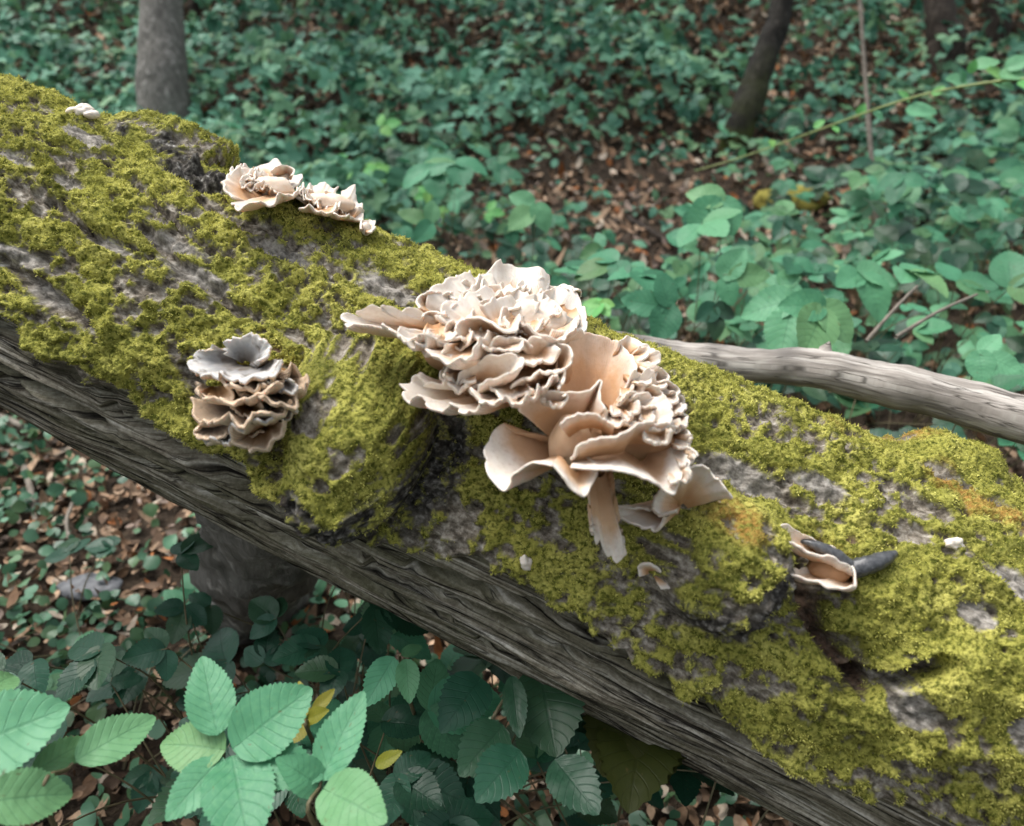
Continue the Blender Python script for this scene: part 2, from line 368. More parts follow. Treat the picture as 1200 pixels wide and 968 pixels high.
endj = np.where(SS < -1.2, 1, 0) * (0.10 * fbm(ARC * 9, 0.3, 0.8, 2)) + np.where(SS > 2.7, 1, 0) * (0.10 * fbm(ARC * 9, 4.3, 0.8, 2))
POS = POS + endj[..., None] * ax_
ns, npz = SS.shape
V = POS.reshape(-1, 3); F = grid_faces(ns, npz, True)
ca, cb = np.array(A0) + ax_ * S_MIN, np.array(A0) + ax_ * S_MAX
V = np.concatenate([V, [ca], [cb]]); j = np.arange(npz); j2 = (j + 1) % npz; na = ns * npz
F = np.concatenate([F, np.stack([j2, j, 0 * j + na, 0 * j + na], 1), np.stack([(ns - 1) * npz + j, (ns - 1) * npz + j2, 0 * j + na + 1, 0 * j + na + 1], 1)])
tri_caps = F[-2 * npz:, :3]; F = F[:-2 * npz]
F = np.concatenate([F[:, [0, 1, 2]], F[:, [0, 2, 3]], tri_caps])
log_me = np_mesh('trunk', V, F)
ext = lambda a, e=0.0: np.concatenate([a.ravel(), [e, e]])
brown = np.clip(cr * 1.0 + 0.8 * hollow + 0.9 * blob(985, 640, .04, .02, .3, .6, .6) + blob(330, 420, .05, .03, 0, .8, .6) * (patch2 > 0.1), 0, 1)
rust = np.clip(blob(1140, 600, .13, .02, -0.35, .7, .6) + blob(1060, 515, .05, .02, 0, .8, .6) + 0.9 * blob(835, 600, .03, .018, 0, .7, .5), 0, 1)
attr(log_me, 'moss', ext(moss)); attr(log_me, 'bare', ext(bare, 1)); attr(log_me, 'rough', ext(rough)); attr(log_me, 'brown', ext(brown)); attr(log_me, 'rust', ext(rust))
attr(log_me, 'along', ext(SS)); attr(log_me, 'around', ext(ARC)); attr(log_me, 'pale', ext(greyp))

q = N('mossy_log'); co = q.coord()
cmb = q.n.new('ShaderNodeCombineXYZ'); q.put(cmb.inputs[0], q.a('along')); q.put(cmb.inputs[1], q.a('around'))
streak = q.noise(1.0, 6, q.mapping(cmb.outputs[0], (8, 210, 1)), 0.65); streak2 = q.noise(1.0, 4, q.mapping(cmb.outputs[0], (3, 32, 1)), 0.6)
wood = q.ramp(streak, [(0.34, (0.075, 0.062, 0.045)), (0.46, (0.225, 0.198, 0.150)), (0.55, (0.360, 0.330, 0.265)), (0.65, (0.68, 0.64, 0.56))])
wood = q.mix(q.maprange(streak2, 0.60, 0.38, 0.0, 0.7), wood, (0.105, 0.102, 0.058))
crA = q.math('ABSOLUTE', q.math('SUBTRACT', q.noise(1.0, 3, q.mapping(cmb.outputs[0], (1.8, 48, 1)), 0.5), 0.5)); crB = q.math('ABSOLUTE', q.math('SUBTRACT', q.noise(1.0, 3, q.mapping(cmb.outputs[0], (5, 120, 1)), 0.5), 0.5))
crk_ = q.math('MULTIPLY', q.maprange(crA, 0.0, 0.018), q.maprange(crB, 0.0, 0.016, 0.5, 1.0))
wood = q.mix(crk_, (0.012, 0.010, 0.008), wood)
wg = q.noise(170, 4, co, 0.7); wood = q.mix(q.maprange(wg, 0.42, 0.60, 0.0, 0.55), wood, q.mix(1.0, wood, (0.42, 0.40, 0.38), 'MULTIPLY')); wood = q.mix(q.maprange(wg, 0.36, 0.28, 0.0, 0.5), wood, (0.36, 0.35, 0.31))
bk = q.math('MULTIPLY_ADD', q.noise(1.0, 6, q.mapping(cmb.outputs[0], (55, 110, 1)), 0.7), 0.6, q.math('MULTIPLY', q.noise(120, 4, co, 0.7), 0.4))
bark = q.ramp(bk, [(0.38, (0.026, 0.021, 0.016)), (0.49, (0.150, 0.128, 0.100)), (0.57, (0.31, 0.28, 0.235)), (0.66, (0.52, 0.49, 0.43))])
bark = q.mix(q.math('MULTIPLY', q.a('pale'), 0.75), bark, q.ramp(bk, [(0.42, (0.10, 0.092, 0.08)), (0.62, (0.42, 0.39, 0.35))]))
c = q.mix(q.a('bare'), bark, wood)
rg = q.noise(130, 3, co); c = q.mix(q.a('rough'), c, q.ramp(rg, [(0.36, (0.016, 0.014, 0.012)), (0.52, (0.060, 0.055, 0.048)), (0.64, (0.16, 0.15, 0.135)), (0.74, (0.42, 0.41, 0.38))]))
bn = q.noise(160, 3, co); c = q.mix(q.math('MULTIPLY', q.a('brown'), 0.8), c, q.ramp(bn, [(0.35, (0.035, 0.022, 0.015)), (0.65, (0.20, 0.12, 0.08))]))
m1 = q.noise(17, 4, co); m2 = q.noise(190, 3, co)
mc = q.ramp(m1, [(0.30, (0.150, 0.150, 0.034)), (0.50, (0.310, 0.300, 0.065)), (0.68, (0.450, 0.420, 0.110))])
mc = q.mix(q.maprange(m2, 0.55, 0.38), mc, (0.075, 0.085, 0.012))
mc = q.mix(q.math('MULTIPLY', q.a('rust'), q.maprange(bn, 0.35, 0.6)), mc, (0.34, 0.19, 0.05))
mf = q.maprange(q.math('ADD', q.a('moss'), q.math('MULTIPLY_ADD', m2, 0.9, -0.45)), 0.22, 0.70)
c = q.mix(mf, c, mc)
hgt = q.math('ADD', q.math('MULTIPLY', m2, q.a('moss')), q.math('MULTIPLY', q.math('MULTIPLY_ADD', crk_, 0.8, q.math('MULTIPLY', streak, 0.6)), q.a('bare')))
hgt = q.math('ADD', hgt, q.math('MULTIPLY', bk, 0.5)); q.bump(hgt, 0.9, 0.006)
M['log'] = q.fin(c, 0.9, 0.15)
log_pt = (A0 + AX * 2.6); log_base = Vector((log_pt.x, log_pt.y, float(gz(log_pt.x, log_pt.y))))
LOG = thing('fallen_log', 'moss covered fallen tree trunk lying aslant across the clearing, its underside bare grey wood', 'log')
link('trunk', log_me, M['log'], LOG)

# moss shoots: tiny blades standing up from the mossy bark
mv = moss.ravel(); Pv = POS.reshape(-1, 3)
dS = np.gradient(POS, axis=0); dP = np.gradient(POS, axis=1); NN = np.cross(dP, dS); NN /= np.linalg.norm(NN, axis=-1)[..., None] + 1e-12
NN *= np.sign((NN * NRM).sum(-1))[..., None]; NN = NN.reshape(-1, 3)
okm = (mv > 0.25 + 0.5 * RNG.uniform(0, 1, len(mv))) & (SS.ravel() > -0.4) & (SS.ravel() < 1.75) & (np.degrees(PH.ravel()) < 125)
idx = np.flatnonzero(okm); idx = RNG.choice(idx, min(78000, len(idx)), replace=False)
K = 4; o = np.repeat(Pv[idx], K, 0) + RNG.normal(0, 0.0012, (len(idx) * K, 3)); nn = np.repeat(NN[idx], K, 0)
dirs = nn + RNG.normal(0, 0.62, o.shape) + np.array([0, 0, 0.25]); dirs /= np.linalg.norm(dirs, axis=1)[:, None]
ln = RNG.uniform(0.0011, 0.0030, len(o)) * np.repeat(RNG.uniform(0.7, 1.25, len(idx)), K)
wd = np.cross(dirs, RNG.normal(0, 1, o.shape)); wd /= np.linalg.norm(wd, axis=1)[:, None]; wd *= RNG.uniform(0.0005, 0.0010, len(o))[:, None]
V = np.stack([o - wd - nn * 0.001, o + wd - nn * 0.001, o + dirs * ln[:, None]], 1).reshape(-1, 3)
me = np_mesh('moss', V, np.arange(len(V)).reshape(-1, 3), smooth=False)
tn = np.clip(0.5 + 0.7 * fbm(Pv[idx, 0] * 17, Pv[idx, 1] * 17, Pv[idx, 2] * 17, 3) + 0.35 * mid.ravel()[idx] + RNG.normal(0, 0.16, len(idx)), 0, 1)
attr(me, 'tint', np.repeat(tn, K * 3)); attr(me, 'rust', np.repeat(rust.ravel()[idx], K * 3))
q = N('moss_shoots'); c = q.ramp(q.a('tint'), [(0.0, (0.130, 0.132, 0.030)), (0.5, (0.440, 0.430, 0.085)), (1.0, (0.740, 0.700, 0.210))])
c = q.mix(q.math('MULTIPLY', q.a('rust'), 0.7), c, (0.36, 0.21, 0.06))
q.fin(c, 0.7, 0.2); q.translucent(c, 0.25); M['moss'] = q.m
link('moss', me, M['moss'], LOG, kind='stuff')

# broken limb propping the log up underneath
p0, p1 = L(330, 560, -0.22), ground_hit(300, 700)[0]
pts = spline([p0, P(318, 600, 1.25), P(300, 650, 1.55), p1 + Vector((0, 0, 0.02)), p1 + Vector((-.03, .02, -.15))], 26)
V, F = tube(pts, np.interp(np.linspace(0, 1, 26), [0, .3, .65, .9, 1], [.09, .105, .125, .19, .22]), 40, 0.035, 9)
link('broken_limb', np_mesh('broken_limb', V, quads_to_tris(F)), M['bark_grey'], LOG)

# ------------------------------------------------------------------ fungus caps
def fungus_mat(name, core, mid, rim, edge=0.86, rough=0.55, gill=False, speck=0.0):
    q = N(name); t = q.a('rad'); co = q.coord(); n1 = q.noise(45, 3, co); n2 = q.noise(220, 3, co)
    tt = q.math('ADD', t, q.math('MULTIPLY_ADD', n1, 0.34, -0.17))
    c = q.ramp(tt, [(0.15, core), (0.55, mid), (edge - 0.08, tuple((a + b) / 2 for a, b in zip(mid, rim))), (edge + 0.06, rim)])
    c = q.mix(q.math('MULTIPLY', q.maprange(n2, 0.5, 0.7), 0.25), c, tuple(x * 0.72 for x in mid))
    if speck: c = q.mix(q.math('MULTIPLY', q.maprange(n1, 0.55, 0.68), speck), c, (0.10, 0.075, 0.055))
    g = q.math('SINE', q.math('MULTIPLY', q.a('arc'), 620.0))
    if gill:
        c = q.mix(q.maprange(g, 0.1, -0.9, 0.0, 0.35), c, tuple(x * 0.55 for x in mid)); q.bump(g, 0.25, 0.001)
    else: q.bump(q.math('ADD', n2, q.math('MULTIPLY', g, 0.15)), 0.35, 0.002)
    q.fin(c, rough, 0.25)
    q.p.inputs['Subsurface Weight'].default_value = 0.25; q.p.inputs['Subsurface Radius'].default_value = (0.008, 0.005, 0.003); q.p.inputs['Subsurface Scale'].default_value = 0.6
    return q.m
M['oy_top'] = fungus_mat('oyster_cap', (0.36, 0.190, 0.092), (0.56, 0.335, 0.185), (0.74, 0.665, 0.58), edge=0.90)
M['oy_gill'] = fungus_mat('oyster_gills', (0.40, 0.215, 0.105), (0.60, 0.375, 0.215), (0.78, 0.70, 0.615), gill=True, edge=0.90)
M['oy_white'] = fungus_mat('white_oyster_cap', (0.46, 0.25, 0.120), (0.66, 0.47, 0.315), (0.69, 0.625, 0.55), edge=0.76)
M['oy_lip'] = fungus_mat('white_lipped_oyster_cap', (0.36, 0.195, 0.098), (0.56, 0.365, 0.225), (0.76, 0.69, 0.61), edge=0.74)
M['gr_top'] = fungus_mat('grey_bracket_top', (0.17, 0.15, 0.13), (0.30, 0.295, 0.29), (0.58, 0.56, 0.53), edge=0.80, speck=0.85)
M['gr_dark'] = fungus_mat('dark_grey_bracket_top', (0.07, 0.055, 0.045), (0.20, 0.150, 0.110), (0.60, 0.46, 0.33), edge=0.82, speck=0.95)
M['gr_under'] = fungus_mat('brown_bracket_underside', (0.17, 0.085, 0.03), (0.34, 0.19, 0.085), (0.72, 0.58, 0.44), edge=0.86, gill=True)

def LF(u, v, h): return P(u, v, hit(u, v, 0.024)[2] - h)      # h metres in front of the mossy surface
def cap(parent, base, rim, bow=0.0, ruf=0.05, nr=7, curl=0.10, th=(0.009, 0.0032), top='oy_top', bot='oy_gill', stem=0.16, seed=0, pt=None, name='cap', jag=0.05, rimw=None):
    """a fungus cap: a ruffled fan of flesh from its foot at base out to the edge through the points of rim, with real thickness"""
    pt = pt or LF; n, m = (64, 20) if len(rim) > 6 and rimw != 0 else (42, 16); r = np.random.default_rng(seed + 100); off = r.uniform(0, 50, 3)
    B = np.array(pt(*base)); Rm = spline([pt(*p) for p in rim], n)
    size = np.linalg.norm(Rm - B, axis=1).mean()
    Nc = np.cross(Rm[:-1] - B, Rm[1:] - B).sum(0); Nc /= np.linalg.norm(Nc) + 1e-9
    tc = np.array(CAM) - B; tc /= np.linalg.norm(tc)
    if Nc @ tc < 0: Nc = -Nc
    cen = Rm.mean(0); foot = B + (Rm - cen) * stem
    al = np.linalg.norm(np.diff(Rm, axis=0, prepend=Rm[:1]), axis=1).cumsum()
    t = np.concatenate([np.linspace(0, .9, m - 7), [.93, .955, .972, .984, .992, .997, 1.0]])[None, :]; a = al[:, None]
    V = foot[:, None] * (1 - t[..., None]) + Rm[:, None] * t[..., None]
    rad = Rm - B; rad /= np.linalg.norm(rad, axis=1)[:, None] + 1e-9
    k = nr / max(al[-1], 1e-6)
    wav = pn(a * k * 1.0 + off[0], t * 0.9, off[1]) * 1.5 + 0.55 * pn(a * k * 2.7 + off[1], t * 1.7, off[2]) 
    hgt = bow * 4 * t * (1 - t) + ruf * t ** 2.2 * wav + curl * np.clip((t - 0.72) / 0.28, 0, 1) ** 2 * (0.55 + 0.9 * pn(a * k * 1.3 + off[2], 0.4, off[0]))
    lob = np.abs(np.sin(a * k * 2.1 + off[2] + 3.4 * pn(a * k * .8, 0.0, off[1]))) ** 0.6
    rj = jag * t ** 3 * (1.6 * (lob - 0.7) + 0.8 * pn(a * k * 1.4, 1.0, off[2]))
    hgt = hgt + 0.5 * jag * t ** 6 * (lob - 0.6)
    V = V + (hgt * size)[..., None] * Nc + (rj * size)[..., None] * rad[:, None]
    V += 0.0012 * fbm(V[..., 0] * 90, V[..., 1] * 90, V[..., 2] * 90, 2)[..., None] * Nc
    da, dt = np.gradient(V, axis=0), np.gradient(V, axis=1)
    nn = np.cross(da, dt); nn /= np.linalg.norm(nn, axis=-1)[..., None] + 1e-12
    sgn = np.sign((nn * Nc).sum(-1).mean()) or 1.0; nn *= sgn
    nn = nn * 0.6 + Nc * 0.4; nn /= np.linalg.norm(nn, axis=-1)[..., None] + 1e-12
    thk = (th[1] + (th[0] - th[1]) * (1 - t) ** 1.3) * np.ones_like(a)
    de = np.clip((1 - t) * size / (th[1] * .55), 0, 1); rnd_ = np.sqrt(np.clip(1 - (1 - de) ** 2, 0.02, 1))
    V = V - nn * (thk * (1 - rnd_) * .5)[..., None]; thk = thk * rnd_
    W = V - nn * thk[..., None]
    ft = grid_faces(n, m); fb = ft + n * m
    if sgn > 0: fb = fb[:, ::-1]
    else: ft = ft[:, ::-1]
    # closing strip round the outside (shared vertices: rounded edge)
    i = np.arange(n - 1)
    e = [np.stack([i * m + m - 1, (i + 1) * m + m - 1, (i + 1) * m + m - 1 + n * m, i * m + m - 1 + n * m], 1)]
    jj = np.arange(m - 1)
    e += [np.stack([jj, jj + 1, jj + 1 + n * m, jj + n * m], 1), np.stack([(n - 1) * m + jj + 1, (n - 1) * m + jj, (n - 1) * m + jj + n * m, (n - 1) * m + jj + 1 + n * m], 1)]
    F = np.concatenate([ft, fb] + e)
    me = np_mesh(name, np.concatenate([V.reshape(-1, 3), W.reshape(-1, 3)]), F)
    T = np.broadcast_to(t, (n, m)).ravel(); A = np.broadcast_to(a, (n, m)).ravel()
    endf = np.broadcast_to(np.clip(np.minimum(np.arange(n), n - 1 - np.arange(n)) / 6.0, 0, 1)[:, None], (n, m)).ravel()
    T = np.maximum(T, (1 - endf) * 0.9 * (T > 0.35) * T ** 0.4)
    if rimw is not None: T = T * np.repeat(np.interp(np.linspace(0, 1, n), np.linspace(0, 1, len(rimw)), rimw), m)
    attr(me, 'rad', np.concatenate([T, T])); attr(me, 'arc', np.concatenate([A / max(al[-1], 1e-6), A / max(al[-1], 1e-6)]))
    me.materials.append(M[top]); me.materials.append(M[bot])
    mi = np.zeros(len(F), np.int32); mi[len(ft):len(ft) + len(fb)] = 1
    me.polygons.foreach_set('material_index', mi)
    return link(name, me, None, parent)

def lump(parent, c, rx, ry, rz, mat, name, seed=0, amp=0.25, freq=25, rad=0.3):
    nu, nv = 28, 18; u_ = np.linspace(0, 2 * math.pi, nu, endpoint=False); v_ = np.linspace(0.02, math.pi - 0.02, nv)
    U, W = np.meshgrid(u_, v_, indexing='ij'); D = np.stack([np.cos(U) * np.sin(W), np.sin(U) * np.sin(W), np.cos(W)], -1)
    Q = D * np.array([rx, ry, rz]); Q = Q * (1 + amp * fbm(Q[..., 0] * freq + seed, Q[..., 1] * freq, Q[..., 2] * freq, 3))[..., None] + np.array(c)
    F = grid_faces(nv, nu, True); Q = Q.transpose(1, 0, 2).reshape(-1, 3)
    me = np_mesh(name, Q, F); attr(me, 'rad', np.full(len(Q), rad)); attr(me, 'arc', np.zeros(len(Q))); return link(name, me, M[mat], parent)

OY = thing('oyster_mushroom_cluster', 'big tan and white ruffled oyster mushroom cluster in the middle of the mossy log', 'mushrooms')
W = dict(top='oy_white', bot='oy_gill')
lump(OY, LF(600, 385, 0.025), .070, .035, .032, 'oy_white', 'stem', 1, .3, 40, .75); lump(OY, LF(690, 515, 0.01), .035, .035, .035, 'oy_top', 'stem', 2)
lump(OY, LF(545, 415, 0.01), .045, .03, .02, 'oy_top', 'stem', 5); lump(OY, LF(620, 440, 0.02), .045, .035, .03, 'oy_top', 'stem', 4)
caps = [
 ((600, 400, .02), [(497, 366, .03), (500, 346, .05), (524, 330, .05), (552, 324, .04), (578, 332, .04)], dict(jag=.03, ruf=.055, nr=7, stem=.3, **W)),
 ((610, 400, .02), [(552, 340, .05), (566, 322, .05), (600, 314, .04), (628, 321, .04), (641, 338, .04), (632, 352, .05)], dict(jag=.03, ruf=.055, nr=7, stem=.3, **W)),
 ((628, 410, .03), [(636, 352, .06), (652, 338, .05), (668, 339, .05), (681, 360, .06), (687, 384, .07), (666, 396, .09), (645, 396, .10)], dict(jag=.03, ruf=.055, nr=7, stem=.3, **W)),
 ((600, 402, .05), [(508, 380, .07), (520, 358, .08), (548, 346, .08), (582, 338, .07), (612, 346, .08), (628, 362, .09)], dict(ruf=.12, nr=10, **W)),
 ((612, 400, .05), [(562, 362, .09), (585, 352, .09), (612, 350, .09), (640, 356, .09), (655, 372, .09)], dict(ruf=.14, nr=8, **W)),
 ((590, 405, .06), [(528, 396, .10), (540, 374, .11), (562, 372, .12), (585, 386, .13), (600, 386, .13), (613, 372, .11)], dict(ruf=.08, nr=6, bow=-.08)),
 ((625, 400, .06), [(606, 376, .11), (622, 386, .12), (645, 397, .13), (668, 392, .12), (678, 374, .10)], dict(ruf=.10, nr=6)),
 ((548, 396, .03), [(505, 368, .06), (472, 366, .07), (442, 372, .07), (416, 370, .06), (401, 377, .06), (410, 389, .07), (440, 389, .08), (466, 394, .10), (490, 404, .11), (512, 400, .11)], dict(ruf=.06, nr=12, jag=.09, **W)),
 ((535, 394, .05), [(472, 384, .09), (466, 394, .10), (480, 408, .11), (493, 406, .12), (503, 394, .11)], dict(ruf=.06, **W)),
 ((585, 405, .05), [(500, 396, .08), (495, 410, .10), (512, 426, .12), (536, 431, .13), (548, 418, .13), (566, 402, .12), (572, 388, .11)], dict(ruf=.08, nr=8)),
 ((562, 432, .05), [(520, 434, .08), (517, 446, .09), (530, 457, .10), (546, 454, .11)], dict(ruf=.06)),
 ((612, 434, .06), [(574, 418, .10), (576, 398, .11), (595, 396, .12), (612, 398, .12), (624, 406, .11)], dict(ruf=.05, nr=5)),
 ((645, 436, .06), [(610, 408, .11), (625, 396, .12), (647, 400, .12), (669, 410, .12), (668, 426, .12), (655, 433, .11)], dict(ruf=.06, nr=6)),
 ((556, 462, .05), [(538, 454, .09), (556, 432, .10), (578, 421, .11), (603, 420, .12), (616, 425, .13), (609, 438, .14), (586, 443, .14), (562, 453, .13)], dict(ruf=.05, nr=7, **W)),
 ((595, 462, .04), [(562, 452, .07), (532, 456, .08), (502, 456, .08), (486, 445, .07), (474, 452, .07), (476, 474, .08), (492, 471, .09), (510, 484, .10), (531, 479, .11), (554, 486, .12), (563, 473, .13)], dict(ruf=.06, nr=12, jag=.08, **W)),
 ((620, 448, .04), [(552, 458, .10), (565, 476, .13), (590, 470, .14), (612, 479, .15), (629, 471, .15), (642, 458, .14), (656, 440, .13)], dict(ruf=.08, nr=9)),
 ((645, 452, .06), [(600, 452, .12), (625, 440, .13), (650, 431, .13), (661, 438, .13), (653, 452, .13)], dict(ruf=.06)),
 ((697, 478, .03), [(652, 446, .085), (654, 418, .08), (668, 401, .07), (685, 393, .06), (705, 395, .06), (722, 400, .06), (736, 412, .07), (743, 432, .08), (740, 456, .09)], dict(ruf=.03, nr=9, bow=-.20, stem=.40, jag=.03, curl=.04, rimw=(.7, .75, .85, .9, 1, 1))),
 ((715, 500, .04), [(742, 442, .09), (757, 438, .09), (777, 449, .08), (791, 464, .08), (799, 485, .08), (794, 501, .09), (780, 510, .10)], dict(ruf=.11, nr=10, **W)),
 ((705, 500, .06), [(732, 470, .11), (748, 459, .12), (770, 461, .12), (786, 477, .12), (786, 496, .12), (764, 503, .13)], dict(ruf=.12, nr=8, **W)),
 ((668, 516, .07), [(606, 482, .10), (611, 468, .11), (628, 460, .122), (660, 459, .125), (690, 458, .125), (704, 446, .122), (702, 462, .125), (710, 478, .13)], dict(ruf=.03, nr=8, bow=-.06, jag=.025, stem=.28, curl=.03, th=(.008, .0026))),
 ((690, 506, .115), [(656, 500, .14), (668, 491, .148), (682, 486, .152), (700, 488, .15), (718, 499, .145)], dict(ruf=.05, nr=6, curl=.0, jag=.06, stem=.85, th=(.005, .0026), **W)),
 ((726, 530, .11), [(668, 537, .13), (690, 516, .155), (720, 511, .16), (738, 506, .16), (748, 496, .15), (770, 496, .135), (791, 500, .12)], dict(ruf=.05, nr=9, jag=.05, stem=.80, curl=.03, th=(.006, .0026))),
 ((736, 524, .07), [(803, 506, .08), (808, 530, .10), (802, 556, .12), (789, 574, .13), (765, 560, .14), (735, 549, .15), (700, 549, .15), (670, 545, .14)], dict(ruf=.03, nr=6, bow=-.03, jag=.045, top='oy_lip', stem=.68, curl=-.04, th=(.007, .0026), rimw=(1.5, 1.4, 1.3, 1.15, 1.05, 1, 1, .9))),
 ((658, 526, .06), [(654, 513, .07), (625, 508, .08), (602, 506, .085), (587, 497, .085), (573, 507, .09), (567, 528, .10), (572, 550, .11), (590, 571, .12), (598, 556, .125), (608, 549, .13), (626, 541, .135), (650, 543, .14)], dict(ruf=.025, nr=7, bow=-.03, jag=.035, top='oy_lip', stem=.20, curl=-.02, th=(.008, .0026), rimw=(.45, .5, .55, .65, .8, 1.05, 1.3, 1.35, 1.2, 1, .95, .9))),
 ((672, 542, .12), [(647, 543, .145), (659, 556, .15), (670, 570, .15), (684, 582, .145), (693, 570, .14), (700, 550, .135), (692, 540, .13)], dict(ruf=.03, nr=4, stem=.55, jag=.02, curl=.0, th=(.006, .0026), **W)),
 ((700, 552, .09), [(694, 622, .055), (697, 634, .05), (707, 640, .05), (713, 653, .05), (723, 656, .05), (731, 646, .05), (729, 630, .055)], dict(ruf=.05, nr=5, stem=.50, curl=.04, bow=.06, top='oy_lip', jag=.07, rimw=(.95, .9, .9, .95))),
 ((800, 592, .01), [(778, 566, .06), (800, 556, .07), (821, 543, .06), (840, 560, .05), (858, 583, .03)], dict(ruf=.10, nr=8, **W)),
 ((795, 592, .02), [(776, 572, .07), (763, 590, .07), (772, 602, .07), (792, 598, .06)], dict(ruf=.08, **W)),
 ((785, 592, .02), [(762, 600, .06), (742, 598, .06), (718, 600, .06), (735, 612, .06), (766, 622, .06), (777, 605, .06)], dict(ruf=.08, nr=7, **W)),
]
for i_, (b, r_, kw) in enumerate(caps): cap(OY, b, r_, seed=i_, **kw)
rr_ = random.Random(5)
def frills(parent, n, spot, size, seed, h0, white=.75, down=.5, flat=.6, tops=('oy_white', 'oy_top'), bot='oy_gill'):
    g = random.Random(seed)
    for k in range(n):
        u, v = spot(g); w_ = g.uniform(*size); a_ = g.uniform(-.6, .6); h_ = h0(u, v) + g.uniform(-.008, .008)
        dn = 1 if g.random() < down else -1
        R_ = [(u + w_ * math.cos(a_ + t_) * g.uniform(.85, 1.15), v + dn * w_ * flat * math.sin(t_) + 8 * math.sin(a_), h_ + .012 * math.sin(t_ * 2 + k)) for t_ in (3.5, 2.7, 1.9, 1.2, .4, -.4)]
        cap(parent, (u + g.uniform(-6, 6), v - dn * w_ * .45, h_ - (.045 if dn > 0 else .03)), R_, ruf=.07, nr=5, seed=seed * 10 + k, top=tops[0] if g.random() < white else tops[1], bot=bot, jag=.05, curl=.05, th=(.006, .0024))
lump(OY, LF(668, 522, .085), .022, .018, .034, 'oy_white', 'stem', 31, .2, 25, .45); lump(OY, LF(752, 522, .055), .040, .018, .018, 'oy_top', 'stem', 33, .2)
def lobe(parent, u, v, w, ang, h, seed, top='oy_white', flat=.75, bot='oy_gill'):
    a0 = math.radians(ang); dx, dy = math.cos(a0), math.sin(a0)
    R_ = [(u + w * math.cos(a0 + t_), v + w * flat * math.sin(a0 + t_), h + .010 * math.cos(3 * t_ + seed)) for t_ in (-1.75, -1.15, -.55, 0, .55, 1.15, 1.75)]
    cap(parent, (u - dx * w * .7, v - dy * w * .7 * flat, h - .035), R_, ruf=.10, nr=5, seed=seed, top=top, bot=bot, jag=.06, curl=.10, th=(.007, .0034), stem=.35)
for k, (u, v, w, ang, h) in enumerate([(742, 410, 19, -40, .075), (756, 420, 17, -10, .08), (750, 436, 20, 10, .09), (766, 446, 18, -5, .09), (778, 460, 18, 10, .09), (787, 475, 17, 15, .09), (790, 493, 15, 50, .095),
        (768, 487, 19, 60, .105), (748, 488, 18, 80, .112), (732, 478, 16, 70, .115), (758, 466, 18, 30, .105), (740, 458, 15, 50, .105), (724, 488, 15, 95, .125), (797, 514, 14, 0, .10), (802, 534, 13, 20, .11), (795, 556, 14, 60, .125), (770, 508, 16, 80, .13)]): lobe(OY, u, v, w, ang, h, 610 + k)
gg = random.Random(60)
for k in range(26):        # the crumpled crown: lobes tipped up along its back, down along its front
    row = k % 3; u = 512 + (k // 3) * 18.5 + gg.uniform(-8, 8) + (6 if row == 1 else 0); v = (338, 358, 378)[row] + abs(u - 600) * .17 + gg.uniform(-5, 5)
    ang = (-90, gg.choice((-60, 100, 40, 150)), 95)[row] + gg.uniform(-40, 40); lobe(OY, u, v, gg.uniform(16, 26), ang, (.050, .072, .092)[row] + gg.uniform(-.005, .005), 640 + k, 'oy_white' if gg.random() < (.95, .85, .55)[row] else 'oy_top', .62)
for k, (u, v, w, ang, h) in enumerate([(545, 412, 26, 110, .105), (588, 402, 24, 80, .115), (628, 415, 26, 60, .115), (540, 440, 20, 130, .10), (600, 455, 24, 100, .125), (650, 470, 14, 80, .125)]): lobe(OY, u, v, w, ang, h, 680 + k, 'oy_top' if k % 2 else 'oy_lip', .5)
UP = thing('oyster_mushroom_cluster', 'small pink-white oyster mushroom cluster beside the black-sided mossy burl', 'mushrooms')
lump(UP, LF(312, 222, .0), .036, .02, .016, 'oy_white', 'stem', 3, .3, 45, .7); lump(UP, LF(385, 240, 0.006), .034, .018, .016, 'oy_white', 'stem', 6, .3, 45, .7)
for i_, (b, r_, kw) in enumerate([
 ((305, 236, .0), [(272, 232, .05), (259, 216, .05), (268, 205, .05), (284, 199, .05), (305, 204, .05)], dict(ruf=.06)),
 ((312, 232, -.02), [(268, 211, .03), (277, 198, .01), (304, 196, -.01), (328, 199, -.02), (351, 205, -.02), (350, 214, .01), (330, 220, .03)], dict(ruf=.12, nr=9, **W)),
 ((310, 230, .0), [(283, 212, .04), (300, 203, .03), (322, 204, .02), (340, 210, .02)], dict(ruf=.14, nr=7, **W)),
 ((330, 226, .0), [(272, 238, .05), (280, 247, .06), (305, 244, .07), (326, 236, .07), (345, 232, .06), (356, 224, .03)], dict(ruf=.04, nr=9, **W)),
 ((372, 240, -.01), [(345, 226, .04), (360, 219, .02), (378, 216, .0), (395, 222, .0)], dict(ruf=.14, **W)),
 ((378, 244, .0), [(350, 240, .05), (370, 248, .06), (390, 250, .06), (398, 238, .04), (392, 226, .02)], dict(ruf=.14, nr=7)),
 ((400, 248, .0), [(385, 252, .05), (405, 257, .05), (425, 254, .03), (420, 236, .01), (414, 221, .0), (400, 224, .01)], dict(ruf=.14, nr=9, **W))]):
    cap(UP, b, r_, seed=50 + i_, **kw)
frills(UP, 12, lambda g: (g.uniform(280, 340), g.uniform(203, 222)), (8, 14), 64, lambda u, v: .035, .8)
frills(UP, 10, lambda g: (lambda u: (u, 224 + (u - 358) * .3 + g.uniform(-2, 10)))(g.uniform(356, 416)), (8, 14), 65, lambda u, v: .025, .6)
TU = thing('oyster_mushroom', 'tiny white oyster mushroom button at the end of the small upper cluster', 'mushrooms')
lump(TU, LF(429, 268, .004), .007, .007, .009, 'oy_white', 'stem', 6, .1, 40, .8)
